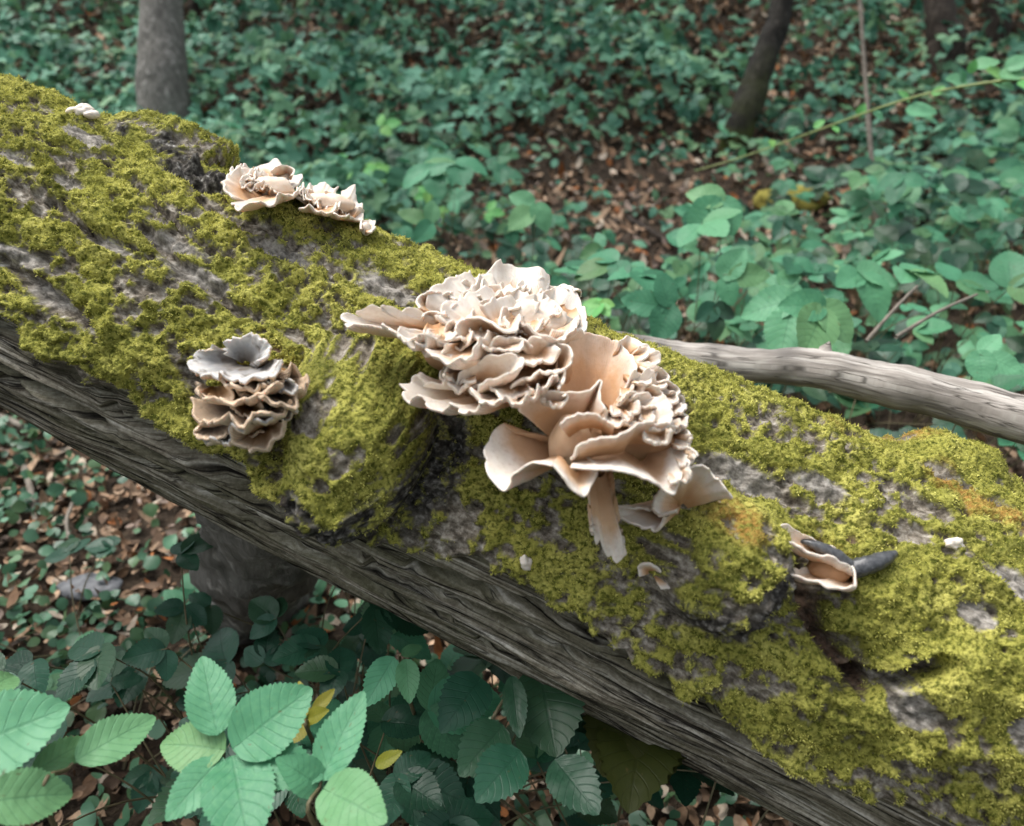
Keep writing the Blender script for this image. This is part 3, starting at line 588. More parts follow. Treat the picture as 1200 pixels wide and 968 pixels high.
cap(TU, (427, 268, .0), [(424, 268, .02), (424, 260, .02), (434, 258, .01), (440, 266, .01), (435, 272, .02)], ruf=.1, seed=71, th=(.006, .003), **W)
TL = thing('oyster_mushroom', 'tiny white oyster mushroom peeping over the log in front of the grey trunk', 'mushrooms')
lump(TL, LF(97, 130, .0), .016, .010, .008, 'oy_white', 'cap', 8, .5, 90, .9); lump(TL, LF(107, 134, .0), .010, .008, .006, 'oy_white', 'cap', 14, .5, 90, .9)

GC = thing('bracket_fungus_cluster', 'weathered grey and brown bracket fungus tiers beside the big mossy burl', 'fungus')
lump(GC, LF(288, 475, .005), .022, .022, .045, 'gr_under', 'stem', 9, .3); lump(GC, LF(315, 455, .0), .025, .02, .025, 'gr_under', 'stem', 12, .3)
for i_, (b, r_, kw) in enumerate([
 ((290, 425, .03), [(260, 414, .05), (268, 399, .05), (288, 392, .06), (310, 401, .07), (314, 414, .08), (300, 422, .09)], dict(top='gr_top', ruf=.07, curl=.0, nr=9)),
 ((290, 425, .03), [(250, 405, .05), (228, 413, .06), (224, 428, .07), (240, 440, .09), (268, 444, .10), (300, 443, .11), (326, 430, .10), (330, 421, .09)], dict(top='gr_top', ruf=.06, nr=12, stem=.3, curl=.0)),
 ((290, 455, .03), [(234, 450, .05), (234, 466, .08), (255, 472, .10), (290, 470, .11), (322, 458, .11), (332, 444, .09)], dict(top='gr_dark', ruf=.07, nr=8)),
 ((310, 450, .02), [(300, 470, .11), (325, 478, .11), (350, 468, .09), (362, 450, .07), (352, 438, .06), (330, 440, .06)], dict(top='gr_dark', ruf=.10, nr=8)),
 ((300, 475, .02), [(232, 470, .05), (230, 488, .07), (248, 500, .09), (282, 494, .11), (318, 486, .11), (340, 474, .09)], dict(top='gr_dark', ruf=.08, nr=8)),
 ((300, 490, .02), [(238, 500, .06), (243, 516, .08), (262, 524, .09), (275, 508, .10), (300, 498, .11), (330, 488, .10)], dict(top='gr_top', ruf=.08, nr=8)),
 ((305, 490, .03), [(270, 510, .09), (282, 526, .09), (305, 530, .09), (325, 518, .09), (334, 498, .09)], dict(top='gr_under', ruf=.06, nr=6)),
 ((300, 430, .04), [(258, 450, .09), (280, 456, .10), (308, 455, .10), (322, 442, .10)], dict(top='gr_under', ruf=.06, nr=6))]):
    kw = dict(bot='gr_under', th=(.014, .0045), jag=.09) | kw; kw['ruf'] = kw['ruf'] * 1.7; cap(GC, b, r_, seed=80 + i_, **kw)

gg = random.Random(77)
for k in range(9):
    u, v = gg.uniform(245, 345), gg.uniform(448, 512); w_ = gg.uniform(14, 24); a_ = gg.uniform(-.8, .8); h_ = gg.uniform(.06, .10)
    cap(GC, (u, v - 8, h_ - .03), [(u + w_ * math.cos(a_ + t_), v + w_ * .5 * math.sin(t_) + 6 * math.sin(a_), h_) for t_ in (-.4, .4, 1.2, 1.9, 2.7, 3.5)], ruf=.16, nr=6, seed=800 + k, top=('gr_dark', 'gr_under', 'gr_dark', 'gr_top')[k % 4], bot='gr_under', jag=.10)
RM = thing('oyster_mushroom', 'two pale gnawed oyster mushroom caps gaping over a brown hollow in the moss', 'mushrooms')
cap(RM, (985, 660, -.01), [(1003, 674, .02), (985, 664, .03), (960, 650, .035), (935, 640, .035), (908, 634, .03), (906, 624, .02), (922, 622, .015), (950, 632, .01), (985, 650, .01)], ruf=.03, nr=9, stem=.35, seed=90, jag=.06, **W)
cap(RM, (985, 675, -.01), [(998, 668, .015), (1000, 690, .03), (985, 692, .035), (960, 683, .035), (940, 682, .03), (924, 676, .02), (945, 668, .0)], ruf=.03, nr=7, stem=.35, seed=91, **W)
lump(RM, LF(970, 666, .0), .022, .018, .014, 'oy_top', 'stem', 21, .3)
f_ = cap(None, (765, 672, .003), [(750, 676, .010), (748, 664, .012), (762, 662, .016), (778, 674, .014), (791, 688, .012), (774, 690, .014)], seed=57, stem=.25, name='mushroom_scrap', th=(.006, .003), ruf=.08, curl=.0, top='oy_white', bot='oy_white')
f_['label'] = 'white torn mushroom scrap lying below the hanging stalk'; f_['category'] = 'mushroom piece'
for lab, u, v, a_, b_ in [('white mushroom crumb on bright moss beyond the grey slug', 1118, 638, .010, .007), ('white crumb on dark bark under the big cluster', 616, 660, .006, .010)]:
    f_ = lump(None, LF(u, v, .004), a_, .006, b_, 'oy_white', 'mushroom_scrap', u, .5, 110, .95); f_['label'] = lab; f_['category'] = 'mushroom piece'

# slug
sp = spline([LF(938, 634, .004), LF(958, 640, .008), LF(978, 652, .008), LF(996, 666, .004), LF(1014, 663, .010), LF(1034, 656, .012), LF(1050, 648, .010)], 40)
tt = np.linspace(0, 1, 40); rad = 0.0100 * np.clip(np.sin(np.pi * np.clip(tt * .94 + .03, 0, 1)), 0, 1) ** 0.45 * np.interp(tt, [0, .3, .8, 1], [.55, .85, 1.05, .9])
V, F = tube(sp, rad, 16, 0.0012, 160)
q = N('slug_skin'); n1 = q.noise(180, 3, q.coord()); q.bump(n1, 0.5, 0.002); M['slug'] = q.fin(q.ramp(n1, [(0.3, (0.030, 0.032, 0.036)), (0.7, (0.085, 0.088, 0.092))]), 0.35, 0.5)
link('slug', np_mesh('slug', V, quads_to_tris(F)), M['slug'], label='smooth dark grey slug curled behind the gnawed mushroom caps', category='slug')

# ------------------------------------------------------------------ grey pole lying behind the log
q = N('weathered_pole'); co = q.coord(); cmb = q.n.new('ShaderNodeCombineXYZ'); q.put(cmb.inputs[0], q.a('along')); q.put(cmb.inputs[1], q.a('around'))
st = q.noise(1.0, 6, q.mapping(cmb.outputs[0], (5, 60, 1)), 0.7); bl = q.noise(5, 3, co)
c = q.ramp(st, [(0.30, (0.10, 0.088, 0.074)), (0.48, (0.30, 0.27, 0.24)), (0.62, (0.52, 0.485, 0.44))])
c = q.mix(q.maprange(bl, 0.50, 0.62, 0, .8), c, (0.13, 0.12, 0.11)); crA = q.math('ABSOLUTE', q.math('SUBTRACT', q.noise(1.0, 3, q.mapping(cmb.outputs[0], (4, 55, 1)), 0.5), 0.5)); ck = q.maprange(crA, 0, .014, .3, 1); c = q.mix(ck, (.03, .025, .02), c); q.bump(q.math('ADD', st, ck), 0.8, 0.004); M['pole'] = q.fin(c, 0.8, 0.2)
ctrl = [P(560, 372, 1.62), P(700, 398, 1.50), P(760, 412, 1.46), P(850, 425, 1.41), P(950, 432, 1.36), P(1060, 455, 1.30), P(1200, 492, 1.22), P(1420, 560, 1.08), P(1600, 640, 1.0)]
sp = spline(ctrl, 160); al = np.linalg.norm(np.diff(sp, axis=0, prepend=sp[:1]), axis=1).cumsum()
rads = np.interp(al, [0, .25, .5, .8, 1.3], [.021, .025, .031, .037, .042])
V, F = tube(sp, rads, 30, 0.006, 12); me = np_mesh('branch', V, quads_to_tris(F))
attr(me, 'along', np.concatenate([np.repeat(al, 30), [0, 0]])); attr(me, 'around', np.concatenate([np.tile(np.abs(np.linspace(-1, 1, 30)) * .12, 160), [0, 0]]))
POLE = thing('fallen_branch', 'bare grey weathered branch lying behind the mossy log', 'branch'); link('branch', me, M['pole'], POLE)
V, F = tube([P(966, 420, 1.355), P(968, 408, 1.352), P(972, 400, 1.35)], [.016, .011, .002], 10, 0.003, 40); me = np_mesh('snag', V, quads_to_tris(F)); attr(me, 'along', V[:, 0]); attr(me, 'around', V[:, 2]); link('snag', me, M['pole'], POLE)

# ------------------------------------------------------------------ leaflets
def leaflet(name, J=12, cols=7, W=0.40, serr=0.05, fold=0.22, droop=0.18, heart=0.0, shape=0.78, seed=0):
    r = np.random.default_rng(seed); y = np.linspace(0, 1, J + 1); k = np.sign(np.linspace(-1, 1, cols)) * np.abs(np.linspace(-1, 1, cols)) ** 0.75
    w = W * np.clip(np.sin(np.pi * np.clip(y ** shape, 0, 1)), 0, 1) ** 0.72 * (1 - 0.10 * y) + 0.004
    YY, KK = np.meshgrid(y, k, indexing='ij'); WW = w[:, None]
    X_ = KK * WW; Y_ = YY - heart * np.abs(KK) ** 1.5 * (1 - YY) ** 3
    sr = serr * np.where(np.arange(J + 1) % 2, 1.0, -0.5)[:, None] * r.uniform(.5, 1.3, J + 1)[:, None] * (np.abs(KK) ** 6) * np.sin(np.pi * YY) ** 0.5
    X_ = X_ + np.sign(KK) * sr * 0.6; Y_ = Y_ + sr * 0.5
    Z_ = fold * np.abs(X_) - droop * YY ** 2 + 0.012 * np.sin((YY - np.abs(KK) * .26) * 8 * 2 * np.pi) * np.abs(KK) ** .5 * (1 - YY) ** .3 + 0.03 * pn(X_ * 3 + seed, Y_ * 3, 0.5)
    V = np.stack([X_, Y_, Z_], -1).reshape(-1, 3); F = grid_faces(J + 1, cols)[:, ::-1]
    me = np_mesh(name, V, F); uv = me.uv_layers.new(name='UVMap')
    UVv = np.stack([(KK + 1) / 2, YY], -1).reshape(-1, 2); uv.data.foreach_set('uv', UVv[F.ravel()].astype(np.float32).ravel())
    return me
LEAFM = {}
for mk in ('leaf', 'leaf_pale', 'leaf_shaded', 'leaf_fresh', 'leaf_yellow', 'leaf_olive'):
    LEAFM[mk] = []
    for k in range(4):
        me = leaflet('leaf', 38 if mk == 'leaf_pale' else 24, 9, serr=.028 if mk == 'leaf_pale' else .04, W=(.36, .41, .34, .46)[k], fold=(.15, .25, .1, .2)[k], droop=(.12, .22, .18, .08)[k], heart=(.0, .12, .05, .2)[k], shape=(.8, .72, .85, .7)[k], seed=k + 3)
        me.materials.append(M[mk]); LEAFM[mk].append(me)
def leaf_at(parent, base, tip, hint, mk='leaf', wide=1.0, var=None):
    y = Vector(tip) - Vector(base); ln = y.length; y.normalize()
    z = Vector(hint); z = (z - y * z.dot(y)).normalized(); x = y.cross(z)
    m = Matrix(((x.x * ln * wide, y.x * ln, z.x * ln, base[0]), (x.y * ln * wide, y.y * ln, z.y * ln, base[1]), (x.z * ln * wide, y.z * ln, z.z * ln, base[2]), (0, 0, 0, 1)))
    o = bpy.data.objects.new('leaf', LEAFM[mk][random.randrange(4) if var is None else var]); COL.objects.link(o)
    if parent: o.parent = parent; o.matrix_local = Matrix.Translation(-parent.location) @ m
    else: o.matrix_world = m
    return o
def stem_obj(parent, lines, mat='stem', name='stem'):
    Vs, Fs, k = [], [], 0
    for pts, r0, r1 in lines:
        n = max(5, len(pts)); sp = spline(pts, n * 3); V, F = tube(sp - np.array(parent.location), np.linspace(r0, r1, len(sp)), 5)
        Vs.append(V); Fs.append(quads_to_tris(F) + k); k += len(V)
    return link(name, np_mesh(name, np.concatenate(Vs), np.concatenate(Fs)), M[mat], parent)

def bramble(base, tops, L0, mk='leaf', label='', group=None, n=3, face=0.5, stemmat='stem', name='bramble_plant', R=random, cat='bramble'):
    """a bramble shoot rooted at base with one compound leaf of n leaflets at each place in tops"""
    base = Vector(base); pl = thing(name, label, cat, base, group); lines = []
    for tp in tops:
        tp = Vector(tp[:3]); toC = (CAM - tp).normalized()
        hint = (Vector((0, 0, 1)) * (1 - face) + toC * face + Vector((R.gauss(0, .22), R.gauss(0, .22), R.gauss(0, .1)))).normalized()
        out = Vector((tp.x - base.x + R.gauss(0, .12), tp.y - base.y + R.gauss(0, .12) - .05, 0.02)); out = (out - hint * out.dot(hint)).normalized()
        side = out.cross(hint); l = L0 * R.uniform(.8, 1.15)
        spec = [(0, 1.0, .16), (1.15, .84, .03), (-1.15, .84, .03)] + ([(2.0, .66, .02), (-2.0, .66, .02)] if n == 5 else [])
        for a, sc, gap in spec:
            a += R.gauss(0, .12); d = out * math.cos(a) + side * math.sin(a)
            b = tp + d * l * gap; t = b + d * l * sc + hint * R.gauss(0, .06) * l
            leaf_at(pl, b, t, hint + Vector((R.gauss(0, .12), R.gauss(0, .12), 0)), mk)
            if gap > .1: lines.append(([tp, (tp + b) / 2, b], .0013, .001))
        mid = base.lerp(tp, .55) + Vector((R.gauss(0, .02), R.gauss(0, .02), .10 * (tp - base).length))
        lines.append(([base - Vector((0, 0, .03)), mid, tp], .003, .0014))
    stem_obj(pl, [(p_, a_ * .7, b_ * .8) for p_, a_, b_ in lines], stemmat)
    return pl

# named brambles in front and behind (places read off the photograph, each with its own distance)
def px_plant(pxs, L0, mk, label, foot=None, n=3, face=0.5, **k):
    tops = [P(u, v, d) for u, v, d in pxs]; c = sum(tops, Vector()) / len(tops)
    fx, fy = (c.x + random.gauss(0, .04), c.y + .10) if foot is None else foot
    return bramble((fx, fy, float(gz(fx, fy))), tops, L0, mk, label, n=n, face=face, **k)
px_plant([(628, 240, 2.35)], .125, 'leaf_pale', 'single pale three-part bramble leaf standing alone over the leaf litter', face=.55)
px_plant([(846, 236, 2.10), (822, 262, 2.05)], .125, 'leaf_pale', 'pale bramble with broad round leaflets under the foot of the leaning tree', n=3, face=.6)
px_plant([(848, 322, 1.95)], .085, 'leaf_pale', 'small pale bramble spray above the grey branch and its left end', n=3, face=.6)
px_plant([(722, 305, 2.0), (755, 322, 1.95), (690, 322, 2.0)], .12, 'leaf', 'flat spreading bramble leaves just beyond the big mushroom cluster', n=3, face=.3)
px_plant([(704, 356, 1.75)], .055, 'leaf_fresh', 'tiny fresh yellow-green sprig right behind the big mushroom cluster', n=5, face=.5)
px_plant([(785, 362, 1.72)], .085, 'leaf', 'low bramble spray touching the left end of the grey branch', n=3, face=.5)
px_plant([(965, 360, 1.62), (930, 352, 1.70)], .135, 'leaf_pale', 'large pale bramble leaf arching above the snag on the grey branch', n=3, face=.3)
px_plant([(1148, 415, 1.55)], .085, 'leaf_pale', 'round pale leaf pair just above the thick part of the grey branch', n=3, face=.65)
px_plant([(505, 262, 2.2)], .09, 'leaf', 'small bramble leaf beside the mossy top edge of the log', n=3, face=.5)
px_plant([(535, 190, 2.9), (500, 198, 3.0)], .15, 'leaf', 'bramble with flat leaves seen edge-on over the bare litter', n=3, face=.08)
px_plant([(1062, 316, 2.0), (1010, 318, 2.1)], .13, 'leaf_pale', 'bramble with wide flat leaves at the foot of the thin sapling', n=3, face=.2)
px_plant([(1120, 330, 2.1), (1185, 335, 2.0)], .13, 'leaf', 'broad bramble leaves right of the thin sapling', n=3, face=.3)

# foreground bramble, leaf by leaf
def hero(label, leaves, foot, stems=(), mk='leaf_pale', cat='bramble'):
    base = Vector((foot[0], foot[1], float(gz(*foot)))); pl = thing('bramble_plant', label, cat, base)
    for l in leaves:
        b, t = P(*l[0]), P(*l[1]); kw = l[2] if len(l) > 2 else {}
        hint = (CAM - b).normalized() * .75 + Vector((kw.get('hx', 0), 0, .5)); leaf_at(pl, b, t, hint, kw.get('mk', mk), kw.get('w', 1.0), kw.get('var'))
    stem_obj(pl, [([base] + [P(*s) for s in sl], .0035, .0018) for sl in stems], 'stem'); return pl
hero('pale bramble with ribbed rounded leaflets meeting on a reddish stalk, beside the yellow leaves',
     [((255, 862, .76), (236, 766, .80), dict(w=.80, var=0)), ((288, 866, .76), (364, 806, .78), dict(w=1.0, var=3)), ((256, 878, .76), (184, 868, .76), dict(w=1.05, var=1)),
      ((272, 886, .76), (292, 990, .68), dict(w=.95, var=0)), ((282, 884, .76), (372, 906, .73), dict(w=.8, var=2)), ((258, 890, .755), (196, 955, .70), dict(w=.9, var=2))],
     (-.22, .62), [[P and (275, 960, .80), (262, 878, .762)]])
hero('pale bramble with one huge ribbed leaf reaching in beside the ivy litter',
     [((-45, 880, .70), (80, 826, .74), dict(w=1.0, var=3)), ((88, 892, .74), (184, 836, .80), dict(w=.78, var=0)), ((40, 905, .72), (112, 858, .77), dict(w=.75, mk='leaf', var=2)),
      ((-20, 815, .8), (22, 780, .86), dict(w=.8, var=1)), ((-10, 940, .66), (90, 925, .70), dict(w=.9, var=1))],
     (-.55, .55), [[(-40, 930, .75), (-45, 880, .71)], [(60, 960, .72), (85, 895, .74)]])
hero('upright pointed bramble leaf in front of the log underside',
     [((376, 915, .74), (424, 808, .78), dict(w=.72, var=0, hx=-.2)), ((372, 920, .74), (330, 890, .72), dict(w=.9, var=1)), ((390, 930, .72), (450, 960, .68), dict(w=.9, var=3))],
     (-.12, .66), [[(380, 980, .76), (376, 915, .742)]])
hero('pair of deep green pointed leaves hanging below the bare log wood',
     [((462, 770, .92), (428, 826, .88), dict(w=.85, var=0)), ((476, 772, .92), (480, 822, .88), dict(w=.75, var=0)), ((470, 768, .93), (496, 756, .95), dict(w=.7))],
     (-.1, .8), [[(480, 820, 1.0), (468, 768, .925)]], mk='leaf')
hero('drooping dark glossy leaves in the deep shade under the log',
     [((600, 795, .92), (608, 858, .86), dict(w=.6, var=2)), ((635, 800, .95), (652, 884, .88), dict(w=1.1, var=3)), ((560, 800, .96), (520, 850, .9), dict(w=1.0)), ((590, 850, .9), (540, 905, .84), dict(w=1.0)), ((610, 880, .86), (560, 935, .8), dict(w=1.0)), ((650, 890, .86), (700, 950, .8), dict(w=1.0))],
     (.05, .85), [[(575, 880, .95), (600, 800, .93)]], mk='leaf_shaded')
hero('big dull olive leaf fading in the shade under the log',
     [((745, 835, .98), (708, 905, .9), dict(w=1.2, var=3)), ((760, 838, .98), (775, 915, .9), dict(w=1.2, var=3)), ((752, 845, .98), (740, 930, .86), dict(w=1.0))],
     (.2, .85), [[(752, 860, 1.0), (752, 838, .98)]], mk='leaf_olive')
hero('small sprig of yellow leaves between the pale bramble leaves',
     [((358, 838, .84), (350, 796, .86), dict(w=.6)), ((366, 836, .84), (392, 806, .86), dict(w=.6)), ((362, 842, .84), (384, 832, .83), dict(w=.7)), ((356, 848, .84), (336, 872, .82), dict(w=.9)), ((440, 898, .84), (470, 880, .84), dict(w=.7))],
     (-.2, .7), [[(372, 880, .86), (360, 842, .842)]], mk='leaf_yellow')

# random thickets; each shoot rooted on the ground
def thicket(count, poly, hrange, Lr, mk_w, label, group, leaves=(1, 4), face=(.15, .5), seed=0, n=3, keep=None, spread=.16):
    R = random.Random(seed); made = 0; tries = 0
    us = [p[0] for p in poly]; vs = [p[1] for p in poly]
    def inside(u, v):
        c = False
        for (x0, y0), (x1, y1) in zip(poly, poly[1:] + poly[:1]):
            if (y0 > v) != (y1 > v) and u < (x1 - x0) * (v - y0) / (y1 - y0) + x0: c = not c
        return c
    while made < count and tries < count * 60:
        tries += 1; u, v = R.uniform(min(us), max(us)), R.uniform(min(vs), max(vs))
        if not inside(u, v): continue
        h = R.uniform(*hrange); p, d = ground_hit(u, v, h)
        if keep and not keep(p): continue
        tops = []
        for _ in range(R.randint(*leaves)): tops.append(p + Vector((R.gauss(0, spread), R.gauss(0, spread), R.gauss(0, .05))))
        fx, fy = p.x + R.gauss(0, .06), p.y + R.gauss(0, .06)
        mk = R.choices([m for m, _ in mk_w], [w for _, w in mk_w])[0]
        lab = label % (dict(leaf='mid green', leaf_pale='pale green', leaf_shaded='dark green', leaf_fresh='yellow-green')[mk] + ' ' + ('', 'one', 'two', 'three', 'four')[len(tops)] + '-leaved')
        bramble((fx, fy, float(gz(fx, fy))), tops, R.uniform(*Lr), mk, lab, group, n=n, face=R.uniform(*face), R=R); made += 1
thicket(105, [(640, 300), (760, 330), (850, 275), (960, 240), (1010, 300), (1230, 200), (1230, 430), (1000, 400), (760, 392), (650, 345)], (.15, .55), (.06, .10), [('leaf', 6), ('leaf_pale', 2), ('leaf_shaded', 3)],
        '%s bramble in the thicket between the grey branch and the thin sapling', 'brambles in the thicket behind the grey branch', seed=1)
thicket(34, [(1000, 180), (1230, 100), (1230, 260), (1040, 300)], (.15, .6), (.09, .13), [('leaf', 5), ('leaf_shaded', 3)],
        '%s bramble on the rising ground under the arching green cane', 'brambles under the arching cane', seed=2)
thicket(40, [(470, 230), (640, 215), (700, 300), (560, 320), (520, 290)], (.05, .25), (.06, .10), [('leaf', 5), ('leaf_shaded', 3)],
        'low %s bramble on the litter between the log and the bare patch', 'low brambles behind the mossy log', leaves=(1, 2), seed=3)
thicket(40, [(230, 140), (420, 120), (560, 175), (480, 260), (430, 235), (300, 180)], (.1, .4), (.08, .12), [('leaf', 6), ('leaf_shaded', 1), ('leaf_fresh', 1)],
        '%s bramble in the bright patch beyond the small upper mushroom cluster', 'brambles beyond the small mushroom cluster', seed=4)
thicket(26, [(880, 130), (1000, 120), (1010, 250), (900, 260), (860, 200)], (.05, .3), (.08, .12), [('leaf', 4), ('leaf_shaded', 4)],
        '%s bramble between the leaning tree and the thin sapling', 'brambles beside the leaning tree', leaves=(1, 2), seed=5)
thicket(16, [(760, 420), (900, 470), (1040, 520), (1200, 560), (1200, 510), (1000, 470), (860, 440)], (.3, .5), (.08, .11), [('leaf', 4), ('leaf_shaded', 6)],
        '%s bramble in the gap between the log and the grey branch', 'brambles in the gap behind the log', seed=6, keep=lambda p: p.y > 1.25)
thicket(40, [(240, 690), (420, 690), (560, 760), (700, 830), (800, 900), (800, 960), (300, 960), (180, 900), (160, 760)], (.25, .60), (.055, .085), [('leaf_shaded', 9), ('leaf', 1)],
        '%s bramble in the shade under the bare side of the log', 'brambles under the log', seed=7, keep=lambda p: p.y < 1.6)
thicket(12, [(0, 700), (150, 720), (180, 860), (0, 860)], (.10, .30), (.05, .075), [('leaf', 3), ('leaf_shaded', 6)],
        'low %s bramble at the edge of the ivy litter', 'brambles on the ivy litter', leaves=(1, 2), seed=8)

# ------------------------------------------------------------------ arching cane and its sprig, sapling, trees
cn = [P(815, 200, 3.3), P(870, 184, 3.2), P(960, 152, 3.0), P(1050, 120, 2.8), P(1130, 101, 2.65), P(1230, 92, 2.5), P(1380, 110, 2.4), P(1500, 190, 2.4)]
fx, fy = P(1500, 190, 2.4).x, P(1500, 190, 2.4).y; base = Vector((fx, fy, float(gz(fx, fy))))
CANE = thing('bramble_cane', 'long arching yellow-green bramble cane with a sprig of bright leaves', 'bramble', base)
stem_obj(CANE, [(cn[::-1], .0075, .003), ([base, P(1500, 190, 2.4)], .008, .008)], 'cane', 'cane')
R = random.Random(12)
for (u, v, d, w, ang) in [(1155, 74, 2.62, .085, .3), (1166, 86, 2.60, .08, 2.6), (1140, 78, 2.62, .075, 1.5), (1196, 72, 2.55, .09, .8), (1190, 88, 2.55, .07, -.4), (1120, 95, 2.68, .08, 2.9), (1083, 130, 2.75, .085, -.3), (1060, 112, 2.8, .07, 2.2), (1100, 106, 2.7, .06, 1.0), (960, 145, 3.0, .06, 1.0), (905, 168, 3.1, .06, -1.6), (1010, 128, 2.9, .07, 1.4), (1030, 135, 2.85, .06, -1.2), (1128, 88, 2.66, .075, 1.8), (1178, 100, 2.58, .08, -1.0), (980, 152, 2.95, .05, -1.4), (930, 155, 3.05, .05, 1.2), (1205, 100, 2.5, .08, -.8), (870, 178, 3.2, .06, 1.5)]:
    b = P(u, v, d); dr = RGT * math.cos(ang) + UPV * math.sin(ang) * .5 - FWD * .35; leaf_at(CANE, b - dr * w * .5, b + dr * w * .5, Vector((0, -.5, .8)), 'leaf_pale' if R.random() < .5 else 'leaf_fresh')

sb, sd = ground_hit(1029, 296)
sp = [sb + Vector((0, 0, -.05)), P(1027, 260, sd), P(1020, 170, sd - .02), P(1013, 80, sd), P(1008, 0, sd), P(1000, -160, sd + .05), P(985, -420, sd + .1)]
SAP = thing('sapling', 'thin bare grey sapling stem rising from the brambles', 'sapling', sb)
link('stem', tube_mesh('stem', spline(sp, 50) - np.array(sb), np.linspace(.016, .007, 50), 9, .003, 30), M['sapling'], SAP)

_LX = np.array([0, .20, .34, .36, .20, 0, -.20, -.36, -.34, -.20, 0, 0]); _LY = np.array([-.5, -.40, -.18, .06, .34, .52, .34, .06, -.18, -.40, -.15, .18])
_LF = np.array([[0, 1, 10], [1, 2, 10], [2, 3, 11], [2, 11, 10], [3, 4, 11], [4, 5, 11], [5, 6, 11], [6, 7, 11], [7, 8, 11], [8, 10, 11], [8, 9, 10], [9, 0, 10]])
def scatter_leaves(C, Nrm, size, tint, R=RNG, bend=(.15, .1), fold=.18, tri=False, width=1.0):
    """many small oval leaves (12 triangles, folded along the midrib and bent) at centres C facing Nrm; tri: three to a stalk"""
    n = len(C); d = R.normal(0, 1, (n, 3)); d -= (d * Nrm).sum(1)[:, None] * Nrm; d /= np.linalg.norm(d, axis=1)[:, None] + 1e-9
    if tri:
        s_ = np.cross(d, Nrm); D, NN_, CC, ZZ, TT = [], [], [], [], []
        for a, q_ in ((0, 1.0), (1.25, .85), (-1.25, .85)):
            aa = a + R.normal(0, .15, n)[:, None]; e = d * np.cos(aa) + s_ * np.sin(aa)
            D.append(e); ni = Nrm + R.normal(0, .2, (n, 3)); NN_.append(ni); CC.append(C + e * size[:, None] * .56 * q_); ZZ.append(size * q_ * R.uniform(.85, 1.1, n)); TT.append(tint)
        d, Nrm, C, size, tint = map(np.concatenate, (D, NN_, CC, ZZ, TT)); n = len(C)
        Nrm = Nrm - (Nrm * d).sum(1)[:, None] * d; Nrm /= np.linalg.norm(Nrm, axis=1)[:, None]
    s_ = np.cross(d, Nrm); b_ = R.normal(bend[0], bend[1], n)[:, None]; f_ = (fold * R.uniform(.3, 1.4, n))[:, None]
    x = _LX[None] * width * R.uniform(.85, 1.15, n)[:, None]; y = np.broadcast_to(_LY[None], (n, 12)); z = f_ * np.abs(x) - b_ * (y + .5) ** 2 + .03 * R.normal(0, 1, (n, 12))
    V = C[:, None] + size[:, None, None] * (x[..., None] * s_[:, None] + y[..., None] * d[:, None] + z[..., None] * Nrm[:, None])
    F = (np.arange(n)[:, None, None] * 12 + _LF[None]).reshape(-1, 3)
    return V.reshape(-1, 3), F, np.repeat(tint, 12, 0)
def rnd_normals(n, spread, base=(0, 0, 1), R=RNG):
    N_ = np.asarray(base, float) + R.normal(0, spread, (n, 3)); return N_ / np.linalg.norm(N_, axis=1)[:, None]

def tree(name, label, pts, r0, r1, mat, crown_c, crown_r, nleaf=650, limbs=7, seed=0, seg=30, bump=.02):
    R = np.random.default_rng(seed); sp = spline(pts, 60); base = Vector(sp[0]); t = thing(name, label, 'tree', base)
    rr = np.interp(np.linspace(0, 1, 60), [0, .05, .14, 1], [r0 * 1.55, r0 * 1.2, r0, r1])
    V, F = tube(sp - np.array(base), rr, seg, bump, 5); Vs, Fs, k = [V], [quads_to_tris(F)], len(V); ends = []
    for _ in range(limbs):
        i = R.integers(30, 58); p = sp[i]; e = np.array(crown_c) + R.normal(0, .5, 3) * np.array(crown_r)
        V, F = tube(spline([p, (p + e) / 2 + [0, 0, .3], e], 12) - np.array(base), np.linspace(rr[i] * .6, .015, 12), 7); Vs.append(V); Fs.append(quads_to_tris(F) + k); k += len(V); ends.append(e)
    link('trunk', np_mesh('trunk', np.concatenate(Vs), np.concatenate(Fs)), M[mat], t)
    cl = R.normal(0, 1, (26, 3)); cl /= np.linalg.norm(cl, axis=1)[:, None]; cl *= R.uniform(.3, 1, (26, 1)) ** .5; cl = np.array(crown_c) + cl * np.array(crown_r)
    cl = np.concatenate([cl, ends]); C = cl[R.integers(0, len(cl), nleaf)] + R.normal(0, .45, (nleaf, 3))
    V, F, T = scatter_leaves(C - np.array(base), rnd_normals(nleaf, .5, R=R), R.uniform(.12, .24, nleaf), R.uniform(0, 1, nleaf), R=R)
    me = np_mesh('crown', V, F, False); attr(me, 'tint', T); link('crown', me, M['crown'], t)
def gp(u, v): return ground_hit(u, v)[0]
b = gp(191, 175); dd = (b - CAM).dot(FWD)
tree('tree', 'smooth grey tree trunk standing straight up behind the mossy burl', [b - Vector((0, 0, .2)), P(191, 100, dd), P(190, 0, dd), P(186, -400, dd), P(180, -1100, dd + .4), P(182, -2000, dd + .9)], .188, .05, 'bark_grey', (b.x - .3, b.y + 1.2, 8.2), (2.2, 2.0, 1.7), seed=1, bump=.012)
b = gp(862, 178); dd = (b - CAM).dot(FWD)
tree('tree', 'dark leaning tree with a mossy foot on the litter slope', [b - Vector((0, 0, .2)), P(867, 150, dd), P(886, 95, dd), P(904, 45, dd), P(916, 0, dd), P(950, -250, dd + .1), P(985, -900, dd + .4), P(1010, -1700, dd + .8)], .112, .045, 'bark_dark', (b.x + 1.2, b.y + 1.5, 8.0), (2.2, 2.0, 1.6), seed=2)
b = gp(1112, 85); dd = (b - CAM).dot(FWD)
